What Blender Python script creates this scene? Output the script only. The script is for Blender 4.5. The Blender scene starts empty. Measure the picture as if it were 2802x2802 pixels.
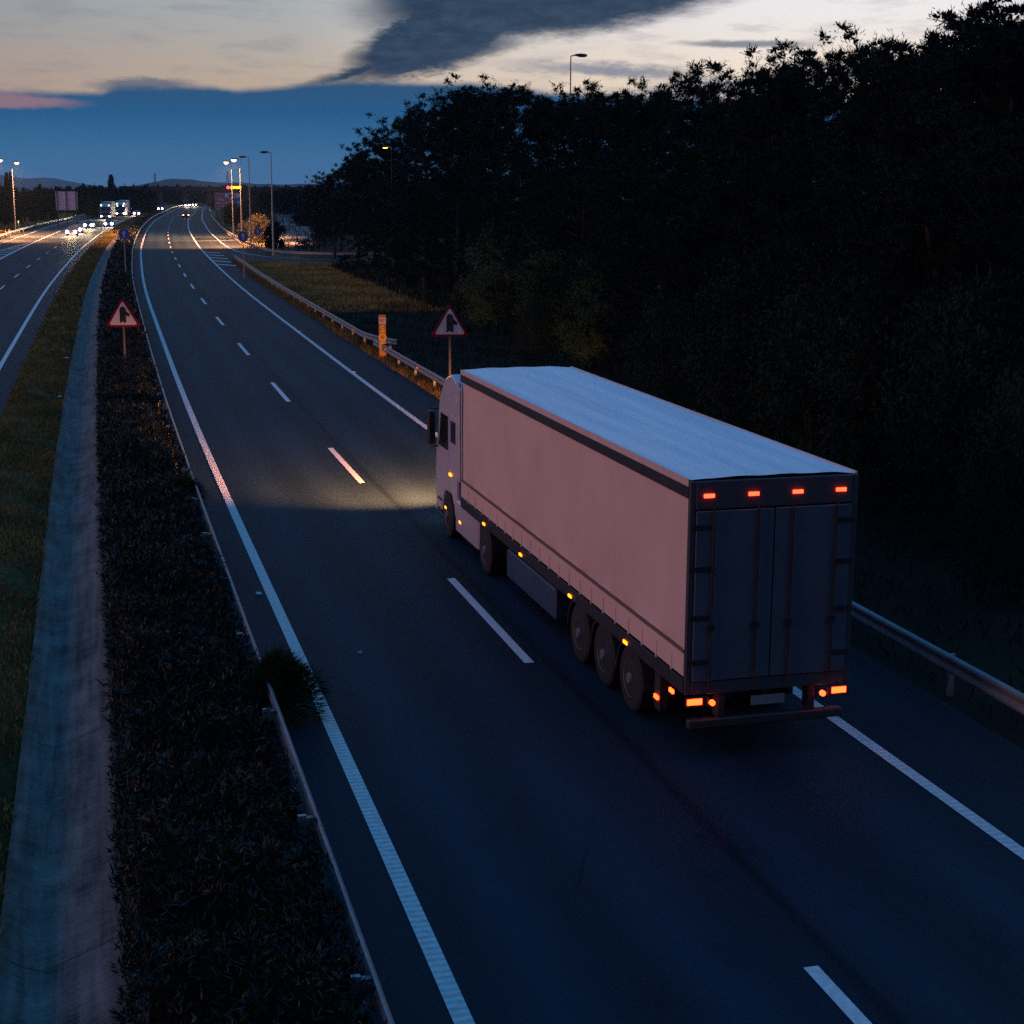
import bpy, math, random
import numpy as np
from mathutils import Vector, Matrix

random.seed(7)
RNG = np.random.default_rng(7)
SC = bpy.context.scene
COL = SC.collection
R = math.radians

# ------------------------------------------------------------------ camera
CAM_H, PITCH, ROLL, FPX = 8.0305, 0.205437, 0.00464, 4260.4     # focal length in pixels of a 2802 px frame
cam_data = bpy.data.cameras.new("camera")
cam_data.sensor_width = 36.0
cam_data.lens = 36.0 * FPX / 2802.0
cam_data.clip_start = 0.3
cam_data.clip_end = 30000
cam = bpy.data.objects.new("camera", cam_data)
COL.objects.link(cam)
cam.matrix_world = (Matrix.Translation((0, 0, CAM_H)) @ Matrix.Rotation(math.pi / 2 - PITCH, 4, 'X')
                    @ Matrix.Rotation(ROLL, 4, 'Z'))
SC.camera = cam

# ------------------------------------------------------------------ exposure and render settings
SC.view_settings.view_transform = 'Standard'
SC.view_settings.look = 'None'
SC.view_settings.gamma = 1.0
SC.view_settings.exposure = 0.0
SC.render.engine = 'CYCLES'
cy = SC.cycles
cy.use_denoising = False
cy.max_bounces = 4
cy.diffuse_bounces = 2
cy.glossy_bounces = 2
cy.transmission_bounces = 2
cy.volume_bounces = 0
cy.sample_clamp_indirect = 1.0
cy.sample_clamp_direct = 16.0
cy.caustics_reflective = False
cy.caustics_refractive = False
cy.use_light_tree = True

# ------------------------------------------------------------------ sky
def lin(r, g, b):
    f = lambda c: ((c / 255 + 0.055) / 1.055) ** 2.4 if c / 255 > 0.04045 else c / 255 / 12.92
    return (f(r), f(g), f(b), 1.0)

class Nodes:
    """small helper that writes math as shader nodes"""
    def __init__(self, tree):
        self.t = tree
    def n(self, kind, **kw):
        nd = self.t.nodes.new(kind)
        for k, v in kw.items():
            setattr(nd, k, v)
        return nd
    def put(self, sock, v):
        if isinstance(v, bpy.types.NodeSocket):
            self.t.links.new(v, sock)
        else:
            sock.default_value = v
    def m(self, op, *a, clamp=False):
        nd = self.n('ShaderNodeMath', operation=op, use_clamp=clamp)
        for i, v in enumerate(a):
            self.put(nd.inputs[i], v)
        return nd.outputs[0]
    def smooth(self, v, lo, hi, a=0.0, b=1.0):
        nd = self.n('ShaderNodeMapRange', interpolation_type='SMOOTHSTEP')
        for i, x in enumerate((v, lo, hi, a, b)):
            self.put(nd.inputs[i], x)
        return nd.outputs[0]
    def mix(self, f, a, b):
        nd = self.n('ShaderNodeMix', data_type='RGBA')
        self.put(nd.inputs[0], f); self.put(nd.inputs[6], a); self.put(nd.inputs[7], b)
        return nd.outputs[2]
    def ramp(self, v, stops, interp='EASE'):
        nd = self.n('ShaderNodeValToRGB')
        cr = nd.color_ramp
        cr.interpolation = interp
        while len(cr.elements) < len(stops):
            cr.elements.new(0.5)
        for e, (p, c) in zip(cr.elements, stops):
            e.position = p
            e.color = c if len(c) == 4 else (*c, 1)
        self.put(nd.inputs[0], v)
        return nd.outputs[0]
    def noise(self, vec, scale, detail=4, rough=0.55, dist=0.0):
        nd = self.n('ShaderNodeTexNoise')
        if vec is not None:
            self.put(nd.inputs['Vector'], vec)
        nd.inputs['Scale'].default_value = scale
        nd.inputs['Detail'].default_value = detail
        nd.inputs['Roughness'].default_value = rough
        nd.inputs['Distortion'].default_value = dist
        return nd.outputs[0]
    def xyz(self, x, y, z):
        nd = self.n('ShaderNodeCombineXYZ')
        for i, v in enumerate((x, y, z)):
            self.put(nd.inputs[i], v)
        return nd.outputs[0]

world = bpy.data.worlds.new("World")
SC.world = world
world.use_nodes = True
wt = world.node_tree
wt.nodes.clear()
W = Nodes(wt)
tc = W.n('ShaderNodeTexCoord')
sp = W.n('ShaderNodeSeparateXYZ')
wt.links.new(tc.outputs['Generated'], sp.inputs[0])
dx, dy, dz = sp.outputs
AZ = W.m('DEGREES', W.m('ARCTAN2', dx, dy))                     # 0 straight ahead, + to the right
EL = W.m('DEGREES', W.m('ARCSINE', dz))
csun = W.m('COSINE', W.m('RADIANS', W.m('SUBTRACT', AZ, 22.0)))  # closeness to the set sun's azimuth
flat = W.m('POWER', W.m('MAXIMUM', W.m('SUBTRACT', 1.0, W.m('MULTIPLY', dz, dz)), 0.0), 0.5)
cpos = W.m('ADD', W.m('MULTIPLY', csun, 0.5), 0.5)
low = W.ramp(cpos, [(0.0, (.015, .02, .035)), (0.35, (.16, .09, .10)), (0.62, (.44, .25, .24)), (0.87, (.42, .31, .26)),
                    (0.935, (.55, .43, .32)), (0.985, (.96, .78, .60)), (1.0, (1.0, .80, .62))], 'LINEAR')
mid = W.ramp(cpos, [(0.0, (.012, .025, .05)), (0.35, (.12, .10, .15)), (0.62, (.26, .22, .28)), (0.87, (.29, .325, .345)),
                    (0.935, (.42, .45, .46)), (0.985, (.88, .84, .84)), (1.0, (.92, .88, .88))], 'LINEAR')
zen = W.ramp(W.m('DIVIDE', EL, 90.0), [(0.0, (.10, .20, .40)), (0.25, (.035, .20, .50)), (0.5, (.018, .235, .62)), (1.0, (.014, .26, .70))], 'LINEAR')
zen = W.mix(W.smooth(EL, 20.0, 75.0), W.mix(W.smooth(csun, -1.0, 0.2), (.012, .03, .08, 1), zen), zen)
clear = W.mix(W.smooth(EL, 3.0, 6.5), low, mid)
clear = W.mix(W.smooth(EL, 7.0, 30.0), clear, zen)
UV = W.xyz(AZ, W.m('MULTIPLY', EL, 2.6), 0.0)
n1 = W.noise(UV, 0.22, 6, 0.6)
n2 = W.noise(W.xyz(W.m('ADD', AZ, 31.0), W.m('MULTIPLY', EL, 3.2), 4.0), 0.9, 9, 0.68)
n3 = W.noise(W.xyz(AZ, W.m('MULTIPLY', EL, 5.0), 9.0), 0.35, 5, 0.62)
w1 = W.m('SUBTRACT', n1, 0.5)
w2 = W.m('SUBTRACT', n2, 0.5)
w3 = W.m('SUBTRACT', n3, 0.5)
# soft streaks in the clear part
clear = W.mix(W.m('MULTIPLY', W.smooth(n3, 0.46, 0.70), 0.34), clear, (.22, .22, .26, 1))

def ellipse(cx, cy_, rx, ry, tilt, soft, warp=1.0):
    ca, sa = math.cos(R(tilt)), math.sin(R(tilt))
    u = W.m('SUBTRACT', AZ, cx); v = W.m('SUBTRACT', EL, cy_)
    u = W.m('ADD', u, W.m('MULTIPLY', w1, 1.8 * warp)); v = W.m('ADD', v, W.m('MULTIPLY', w2, 1.3 * warp))
    a = W.m('DIVIDE', W.m('ADD', W.m('MULTIPLY', u, ca), W.m('MULTIPLY', v, sa)), rx)
    b = W.m('DIVIDE', W.m('SUBTRACT', W.m('MULTIPLY', v, ca), W.m('MULTIPLY', u, sa)), ry)
    d = W.m('POWER', W.m('ADD', W.m('MULTIPLY', a, a), W.m('MULTIPLY', b, b)), 0.5)
    return W.smooth(d, 1.0 - soft, 1.0 + soft, 1.0, 0.0)

cloud_col = W.mix(W.smooth(n2, 0.35, 0.7), (.008, .032, .070, 1), (.024, .058, .112, 1))
sky = clear
parts = [(2.3, 7.2, 7.6, 1.85, 8, .20, .75), (-2.5, 5.35, 3.3, 1.15, 22, .22, 1.0), (-3.0, 4.45, 3.4, 0.45, 14, .6, .7), (-5.6, 3.95, 1.6, 0.18, 14, .7, .4),
         (4.2, 6.7, 4.6, 0.75, 9, .35, .8)]
dark = None
for pr in parts:
    e = ellipse(*pr)
    dark = e if dark is None else W.m('MAXIMUM', dark, e)
sky = W.mix(W.m('MULTIPLY', dark, 0.97), sky, cloud_col)
sl = ellipse(8.1, 4.95, 2.1, 0.13, -1, .5, .22)
sky = W.mix(W.m('MULTIPLY', sl, 0.8), sky, (.12, .16, .22, 1))
for pr, c in (((3.6, 4.05, 3.2, 0.22, -3, .7, .7), (.14, .19, .28, 1)), ((7.0, 3.4, 3.5, 0.3, 3, .7, .6), (.2, .24, .34, 1)), ((12.5, 3.9, 2.6, 0.2, 3, .7, .6), (.28, .32, .42, 1)),
              ((-13.0, 3.42, 1.6, 0.2, 2, .5, .5), (.07, .11, .18, 1))):
    sky = W.mix(W.m('MULTIPLY', ellipse(*pr), 0.75), sky, c)
# the blue bank of cloud along the horizon
edge = W.ramp(W.m('DIVIDE', W.m('ADD', AZ, 20.0), 40.0),
              [(0.0, (.318,) * 3), (0.14, (.314,) * 3), (0.155, (.338,) * 3), (0.235, (.340,) * 3), (0.255, (.330,) * 3), (0.33, (.362,) * 3), (0.46, (.368,) * 3),
               (0.53, (.335,) * 3), (0.75, (.30,) * 3), (1.0, (.2,) * 3)], 'LINEAR')
ev = W.m('ADD', W.m('MULTIPLY', edge, 10.0), W.m('ADD', W.m('MULTIPLY', w3, 0.12), W.m('MULTIPLY', w2, 0.10)))
bank = W.smooth(W.m('SUBTRACT', EL, W.m('ADD', ev, W.m('MULTIPLY', w1, .25))), -0.20, 0.13, 1.0, 0.0)
bank_col = W.ramp(W.m('DIVIDE', EL, 4.0), [(0.0, (.070, .205, .41)), (0.3, (.042, .155, .325)), (0.65, (.018, .103, .245)), (0.92, (.028, .086, .180)), (1.0, (.045, .092, .18))], 'LINEAR')
away = W.smooth(csun, -0.1, 0.75)
bank_dim = W.mix(away, (.20, .13, .17, 1), bank_col)
bank_dim = W.mix(W.smooth(csun, -0.8, -0.1), (.008, .014, .028, 1), bank_dim)
sky = W.mix(bank, sky, bank_dim)
pk = ellipse(-18.2, 2.82, 2.9, 0.24, -1, .35, .3)
sky = W.mix(W.m('MULTIPLY', pk, 0.9), sky, (.30, .18, .21, 1))
# below the horizon
sky = W.mix(W.smooth(EL, -1.0, -0.2, 1.0, 0.0), sky, (.01, .012, .015, 1))
bg = W.n('ShaderNodeBackground')
wt.links.new(sky, bg.inputs[0])
bg.inputs[1].default_value = 1.0
wo = W.n('ShaderNodeOutputWorld')
wt.links.new(bg.outputs[0], wo.inputs[0])
world.cycles.sampling_method = 'MANUAL'
world.cycles.sample_map_resolution = 1024

# ------------------------------------------------------------------ pink side light: sun lamp added from the left, stands in for street lighting and dusk
sun_data = bpy.data.lights.new("sun", 'SUN')
sun_data.energy = 0.95
sun_data.angle = R(26)
sun_data.color = (1.0, .45, .40)
sun = bpy.data.objects.new("sun", sun_data)
COL.objects.link(sun)
sun.rotation_euler = Vector((-1.0, -0.35, 0.16)).to_track_quat('Z', 'Y').to_euler()

# ------------------------------------------------------------------ road alignment (surveyed)
KN = [0, 40, 80, 120, 160, 200, 240, 290, 340, 400, 480, 560, 640, 720, 800]
KV = [-5.105e-4, 4.297e-4, -1.11e-5, 4.143e-4, 2.69e-5, 3.611e-4, 3.23e-5, 2.644e-4, 1.77e-5, 4.564e-4, -3.396e-4, 6.359e-4,
      5.499e-4, 5.034e-4, 5.012e-4]
DS = 2.0
SG = np.arange(0, 841, DS)
kap = np.interp(SG, KN, KV)
TH = -0.257464 + np.concatenate([[0], np.cumsum((kap[1:] + kap[:-1]) / 2 * DS)])
AX = 4.514204 + np.concatenate([[0], np.cumsum((np.sin(TH)[1:] + np.sin(TH)[:-1]) / 2 * DS)])
AY = 10.0 + np.concatenate([[0], np.cumsum((np.cos(TH)[1:] + np.cos(TH)[:-1]) / 2 * DS)])

def head(s):
    return float(np.interp(s, SG, TH))

def P(s, o, z=0.0):
    """point of the road frame: s metres along, o metres right of the lane line"""
    t = head(s)
    if s < 0:
        x, y = AX[0] + s * math.sin(t), AY[0] + s * math.cos(t)
    elif s > SG[-1]:
        x, y = AX[-1] + (s - SG[-1]) * math.sin(t), AY[-1] + (s - SG[-1]) * math.cos(t)
    else:
        x, y = float(np.interp(s, SG, AX)), float(np.interp(s, SG, AY))
    return Vector((x + o * math.cos(t), y - o * math.sin(t), z))

def sight(px, py, Y):
    """where the thing surveyed at (px, py) of the 2802 px photograph stands, Y metres ahead"""
    x, y = px - 1401, py - 1401
    c, s = math.cos(ROLL), math.sin(ROLL)
    x, y = c * x + s * y, -s * x + c * y
    c, s = math.cos(PITCH), math.sin(PITCH)
    dy_, dz_ = FPX * c - y * s, -FPX * s - y * c
    k = Y / dy_
    return Vector((x * k, Y, CAM_H + dz_ * k))

def column(px, off, lo=5.0, hi=400.0):
    """the point of the row 'off' metres right of the lane line that is seen in column px (1932 px scale)"""
    best = None
    for s in np.arange(lo, hi, 1.0):
        p = P(s, off)
        g = sight(px * 2802 / 1932, 700, p.y)
        d = abs(g.x - p.x) / p.y
        if best is None or d < best[0]:
            best = (d, s, p)
    return best[2], best[1]

# ------------------------------------------------------------------ materials
MATS = {}
def mat(name, col, rough=0.6, metal=0.0, var=0.0, scale=3.0, bump=0.0, bscale=40.0, col2=None, emit=None, spec=0.5, coat=0.0, stretch=None, backface=None):
    if name in MATS:
        return MATS[name]
    m = bpy.data.materials.new(name)
    m.use_nodes = True
    t = m.node_tree
    N = Nodes(t)
    b = t.nodes['Principled BSDF']
    b.inputs['Roughness'].default_value = rough
    b.inputs['Metallic'].default_value = metal
    b.inputs['Specular IOR Level'].default_value = spec
    b.inputs['Coat Weight'].default_value = coat
    c4 = (*col, 1)
    b.inputs['Base Color'].default_value = c4
    co = N.n('ShaderNodeTexCoord').outputs['Object']
    if stretch:
        mp = N.n('ShaderNodeMapping'); mp.inputs['Scale'].default_value = stretch
        t.links.new(co, mp.inputs[0]); co = mp.outputs[0]
    if var or col2:
        f = N.smooth(N.noise(co, scale, 6, 0.6), 0.32, 0.68)
        c2 = (*(col2 if col2 else tuple(min(1, v * (1 - var)) for v in col)), 1)
        t.links.new(N.mix(f, c4, c2), b.inputs['Base Color'])
        r = N.m('ADD', N.m('MULTIPLY', N.noise(co, scale * 3, 4), 0.3), rough - 0.15, clamp=True)
        t.links.new(r, b.inputs['Roughness'])
    if bump:
        bp = N.n('ShaderNodeBump'); bp.inputs['Strength'].default_value = bump; bp.inputs['Distance'].default_value = 0.02
        t.links.new(N.noise(co, bscale, 5), bp.inputs['Height'])
        t.links.new(bp.outputs[0], b.inputs['Normal'])
    if emit:
        b.inputs['Emission Color'].default_value = (*emit[0], 1)
        b.inputs['Emission Strength'].default_value = emit[1]
    MATS[name] = m
    return m

def asphalt(name, base, lanes, seams=True):
    m = bpy.data.materials.new(name); m.use_nodes = True
    t = m.node_tree; N = Nodes(t); b = t.nodes['Principled BSDF']
    uv = N.n('ShaderNodeTexCoord').outputs['UV']
    s = N.n('ShaderNodeSeparateXYZ'); t.links.new(uv, s.inputs[0])
    u, v = s.outputs[0], s.outputs[1]
    fine = N.noise(N.xyz(u, v, 0.0), 28.0, 4, 0.75)
    med = N.noise(N.xyz(u, N.m('MULTIPLY', v, 0.12), 3.0), 1.1, 5, 0.6)
    big = N.noise(N.xyz(u, N.m('MULTIPLY', v, 0.3), 8.0), 0.25, 4, 0.55)
    # tyre tracks: two polished bands per lane, plus a paver seam
    tr = None
    for c in lanes:
        for d in (-0.85, 0.85):
            g = N.smooth(N.m('ABSOLUTE', N.m('SUBTRACT', N.m('ADD', u, N.m('MULTIPLY', N.m('SUBTRACT', med, .5), .35)), c + d)), 0.05, 0.75, 1.0, 0.0)
            tr = g if tr is None else N.m('MAXIMUM', tr, g)
    k = N.m('ADD', 0.70, N.m('MULTIPLY', tr, 0.26))
    k = N.m('ADD', k, N.m('MULTIPLY', N.m('SUBTRACT', med, 0.5), 0.55))
    k = N.m('ADD', k, N.m('MULTIPLY', N.m('SUBTRACT', big, 0.5), 0.55))
    grain = N.noise(N.xyz(u, v, 5.0), 75.0, 2, 0.6)
    k = N.m('ADD', k, N.m('MULTIPLY', N.m('SUBTRACT', fine, 0.5), 2.0))
    k = N.m('ADD', k, N.m('MULTIPLY', N.m('SUBTRACT', grain, 0.5), 1.6))
    blot = N.smooth(N.noise(N.xyz(u, N.m('MULTIPLY', v, 0.5), 12.0), 0.9, 6, 0.7), 0.60, 0.66)
    k = N.m('SUBTRACT', k, N.m('MULTIPLY', blot, 0.14))
    vo = N.n('ShaderNodeTexVoronoi', feature='DISTANCE_TO_EDGE'); vo.inputs['Scale'].default_value = 0.16
    wob = N.noise(N.xyz(u, v, 20.0), 1.5, 4, 0.7)
    t.links.new(N.xyz(N.m('ADD', u, N.m('MULTIPLY', wob, 1.2)), N.m('ADD', N.m('MULTIPLY', v, .35), N.m('MULTIPLY', wob, 1.0)), 0.0), vo.inputs['Vector'])
    crack = N.m('MULTIPLY', N.smooth(vo.outputs['Distance'], 0.0, 0.004, 1.0, 0.0), N.smooth(big, .5, .6))
    k = N.m('MAXIMUM', N.m('SUBTRACT', k, N.m('MULTIPLY', crack, 0.35)), 0.08)
    for sm in ((lanes[0] + 2.25,) if seams else ()):
        g = N.smooth(N.m('ABSOLUTE', N.m('SUBTRACT', N.m('ADD', u, N.m('MULTIPLY', N.m('SUBTRACT', med, .5), .12)), sm)), 0.015, 0.16, 0.28, 0.0)
        k = N.m('SUBTRACT', k, g)
    mx = N.n('ShaderNodeMix', data_type='RGBA', blend_type='MULTIPLY')
    mx.inputs[0].default_value = 1.0
    mx.inputs[6].default_value = (*base, 1)
    t.links.new(k, mx.inputs[7])
    t.links.new(mx.outputs[2], b.inputs['Base Color'])
    t.links.new(N.m('ADD', 0.50, N.m('MULTIPLY', fine, 0.30)), b.inputs['Roughness'])
    b.inputs['Specular IOR Level'].default_value = 0.05
    bp = N.n('ShaderNodeBump'); bp.inputs['Strength'].default_value = 0.35; bp.inputs['Distance'].default_value = 0.01
    t.links.new(N.noise(N.xyz(u, v, 0.0), 60.0, 3, 0.7), bp.inputs['Height'])
    t.links.new(bp.outputs[0], b.inputs['Normal'])
    return m

def paint(name, ribbed):
    m = bpy.data.materials.new(name); m.use_nodes = True
    t = m.node_tree; N = Nodes(t); b = t.nodes['Principled BSDF']
    uv = N.n('ShaderNodeTexCoord').outputs['UV']
    s = N.n('ShaderNodeSeparateXYZ'); t.links.new(uv, s.inputs[0])
    wear = N.smooth(N.noise(N.xyz(s.outputs[0], s.outputs[1], 0.0), 9.0, 6, 0.7), 0.35, 0.62)
    f = N.m('MULTIPLY', wear, 0.35)
    if ribbed:
        rib = N.m('SINE', N.m('MULTIPLY', s.outputs[1], 2 * math.pi / 0.13))
        f = N.m('ADD', f, N.m('MULTIPLY', N.smooth(rib, -0.2, 0.9), 0.26))
        bp = N.n('ShaderNodeBump'); bp.inputs['Strength'].default_value = 0.8; bp.inputs['Distance'].default_value = 0.012
        t.links.new(rib, bp.inputs['Height']); t.links.new(bp.outputs[0], b.inputs['Normal'])
    t.links.new(N.mix(f, (.70, .70, .68, 1), (.25, .25, .25, 1)), b.inputs['Base Color'])
    b.inputs['Roughness'].default_value = 0.6
    return m

def concrete_ditch():
    m = bpy.data.materials.new('ditch_concrete'); m.use_nodes = True
    t = m.node_tree; N = Nodes(t); b = t.nodes['Principled BSDF']
    uv = N.n('ShaderNodeTexCoord').outputs['UV']
    s = N.n('ShaderNodeSeparateXYZ'); t.links.new(uv, s.inputs[0])
    u, v = s.outputs[0], s.outputs[1]
    st = N.noise(N.xyz(N.m('MULTIPLY', u, 1.2), N.m('MULTIPLY', v, 9.0), 0.0), 2.2, 5, 0.7)      # trowel marks across
    lo = N.noise(N.xyz(N.m('MULTIPLY', u, 7.0), N.m('MULTIPLY', v, 0.35), 5.0), 1.0, 5, 0.6)     # water marks along
    bg_ = N.noise(N.xyz(u, v, 2.0), 1.3, 5, 0.6)
    k = N.m('ADD', 0.38, N.m('MULTIPLY', N.m('SUBTRACT', st, .5), 1.0))
    k = N.m('ADD', k, N.m('MULTIPLY', N.m('SUBTRACT', lo, .5), 1.5))
    k = N.m('ADD', k, N.m('MULTIPLY', N.m('SUBTRACT', bg_, .5), 1.3))
    vv = N.m('ADD', v, N.m('MULTIPLY', N.m('SUBTRACT', N.noise(N.xyz(u, 0.0, 7.0), 2.0, 3), .5), 0.3))
    jt = N.m('ABSOLUTE', N.m('SUBTRACT', N.m('FRACT', N.m('DIVIDE', N.m('ADD', vv, 3.0), 7.0)), 0.5))
    k = N.m('MULTIPLY', k, N.smooth(jt, 0.001, 0.005, 0.25, 1.0))
    spk = N.noise(N.xyz(u, v, 9.0), 14.0, 6, 0.8)
    k = N.m('ADD', k, N.m('MULTIPLY', N.m('SUBTRACT', spk, .5), 1.0))
    dirt = N.m('MAXIMUM', N.smooth(N.m('ADD', u, N.m('MULTIPLY', bg_, .9)), -6.75, -6.45), N.smooth(N.m('ADD', u, N.m('MULTIPLY', bg_, .5)), -8.02, -7.88, 1.0, 0.0))
    dirt = N.m('MULTIPLY', dirt, N.smooth(spk, .38, .55))
    t.links.new(N.mix(N.m('MULTIPLY', dirt, .85), N.mix(k, (.012, .012, .012, 1), (.23, .185, .165, 1)), (.050, .028, .017, 1)), b.inputs['Base Color'])
    b.inputs['Roughness'].default_value = 0.85
    bp = N.n('ShaderNodeBump'); bp.inputs['Strength'].default_value = 0.5; bp.inputs['Distance'].default_value = 0.02
    t.links.new(st, bp.inputs['Height']); t.links.new(bp.outputs[0], b.inputs['Normal'])
    return m

def leafmat(name, c1, c2, scale=1.2, rough=0.55, spec=0.35):
    m = bpy.data.materials.new(name); m.use_nodes = True
    t = m.node_tree; N = Nodes(t); b = t.nodes['Principled BSDF']
    co = N.n('ShaderNodeTexCoord').outputs['Object']
    rnd = N.n('ShaderNodeNewGeometry').outputs['Random Per Island']
    f = N.m('MULTIPLY', N.m('ADD', N.smooth(N.noise(co, scale, 4), 0.35, 0.65), rnd), 0.5)
    t.links.new(N.mix(f, (*c1, 1), (*c2, 1)), b.inputs['Base Color'])
    b.inputs['Roughness'].default_value = rough
    b.inputs['Specular IOR Level'].default_value = spec
    return m

M_ROAD = asphalt('asphalt', (.015, .032, .050), (-1.9, 1.9))
M_SLIP = asphalt('asphalt_slip_road', (.020, .030, .043), (0.0,), False)
M_ROAD2 = asphalt('asphalt_far_carriageway', (.024, .035, .052), (-16.9, -13.1))
M_LINE = paint('road_paint', False)
M_RIB = paint('ribbed_road_paint', True)
M_DITCH = concrete_ditch()
M_GALV = mat('galvanised_steel', (.20, .23, .26), 0.5, 0.35, var=.25, scale=2.5)
M_POST = mat('post_steel', (.34, .34, .34), 0.5, 0.5, var=.3, scale=4)
M_POLE = mat('lamp_pole_steel', (.42, .40, .38), 0.55, 0.3, var=.2, scale=2)
M_SPOST = mat('sign_post_steel', (.16, .15, .15), 0.6, 0.2, var=.3, scale=4)
M_DARKM = mat('dark_metal', (.03, .032, .035), 0.5, 0.3, var=.3)
M_RUBBER = mat('tyre_rubber', (.018, .018, .018), 0.85, var=.2)
M_GLASS = mat('vehicle_glass', (.015, .018, .022), 0.08, spec=.8)
M_BLACK = mat('sign_black', (.012, .012, .013), 0.6)
M_WHITE = mat('sign_white', (.74, .70, .68), 0.6, var=.08)
M_RED = mat('sign_red', (.26, .002, .020), 0.7, var=.15, spec=.15)
M_BLUE = mat('sign_blue', (.015, .12, .50), 0.5, var=.15)
M_SOIL = mat('soil', (.016, .015, .011), 0.95, spec=.1, col2=(.007, .008, .005), scale=.35, bump=.6, bscale=3)
M_PLAIN = mat('plain_soil', (.045, .043, .033), 0.95, col2=(.02, .022, .016), scale=.02)
M_BARK = mat('bark', (.015, .012, .010), 0.9, var=.5, scale=5, bump=.6, bscale=12)
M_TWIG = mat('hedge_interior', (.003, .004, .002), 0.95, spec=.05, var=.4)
M_PINE = leafmat('pine_needles', (.0015, .005, .004), (.004, .012, .008), 0.6, .7, .12)
M_OLIVE = leafmat('olive_bush_leaves', (.020, .046, .016), (.046, .092, .030), 0.9, .7, .15)
M_OLEA = leafmat('oleander_leaves', (.001, .003, .002), (.008, .014, .009), 1.5, .45, .3)
M_BROOM = leafmat('broom_green', (.006, .014, .003), (.022, .040, .008), 2.0, .6, .1)
M_GRASS = leafmat('dry_grass', (.040, .042, .013), (.30, .195, .055), 0.45, .8, .1)
M_GRASS2 = leafmat('verge_grass', (.075, .055, .018), (.60, .38, .11), 0.22, .8, .1)
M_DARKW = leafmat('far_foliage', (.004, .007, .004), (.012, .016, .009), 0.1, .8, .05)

# ------------------------------------------------------------------ mesh helpers
def mesh_np(name, V, F, m, parent=None, uv=None, smooth=False):
    V = np.asarray(V, np.float32); F = np.asarray(F, np.int32)
    me = bpy.data.meshes.new(name)
    me.vertices.add(len(V)); me.vertices.foreach_set('co', V.ravel())
    k = F.shape[1]
    me.loops.add(F.size); me.loops.foreach_set('vertex_index', F.ravel())
    me.polygons.add(len(F)); me.polygons.foreach_set('loop_start', np.arange(0, F.size, k, dtype=np.int32))
    me.polygons.foreach_set('loop_total', np.full(len(F), k, np.int32))
    if smooth:
        me.polygons.foreach_set('use_smooth', np.ones(len(F), bool))
    if uv is not None:
        l = me.uv_layers.new(name='UVMap')
        l.data.foreach_set('uv', np.asarray(uv, np.float32)[F.ravel()].ravel())
    me.update(calc_edges=True)
    me.validate()
    me.materials.append(m)
    o = bpy.data.objects.new(name, me); COL.objects.link(o)
    if parent:
        o.parent = parent
    return o

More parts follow.
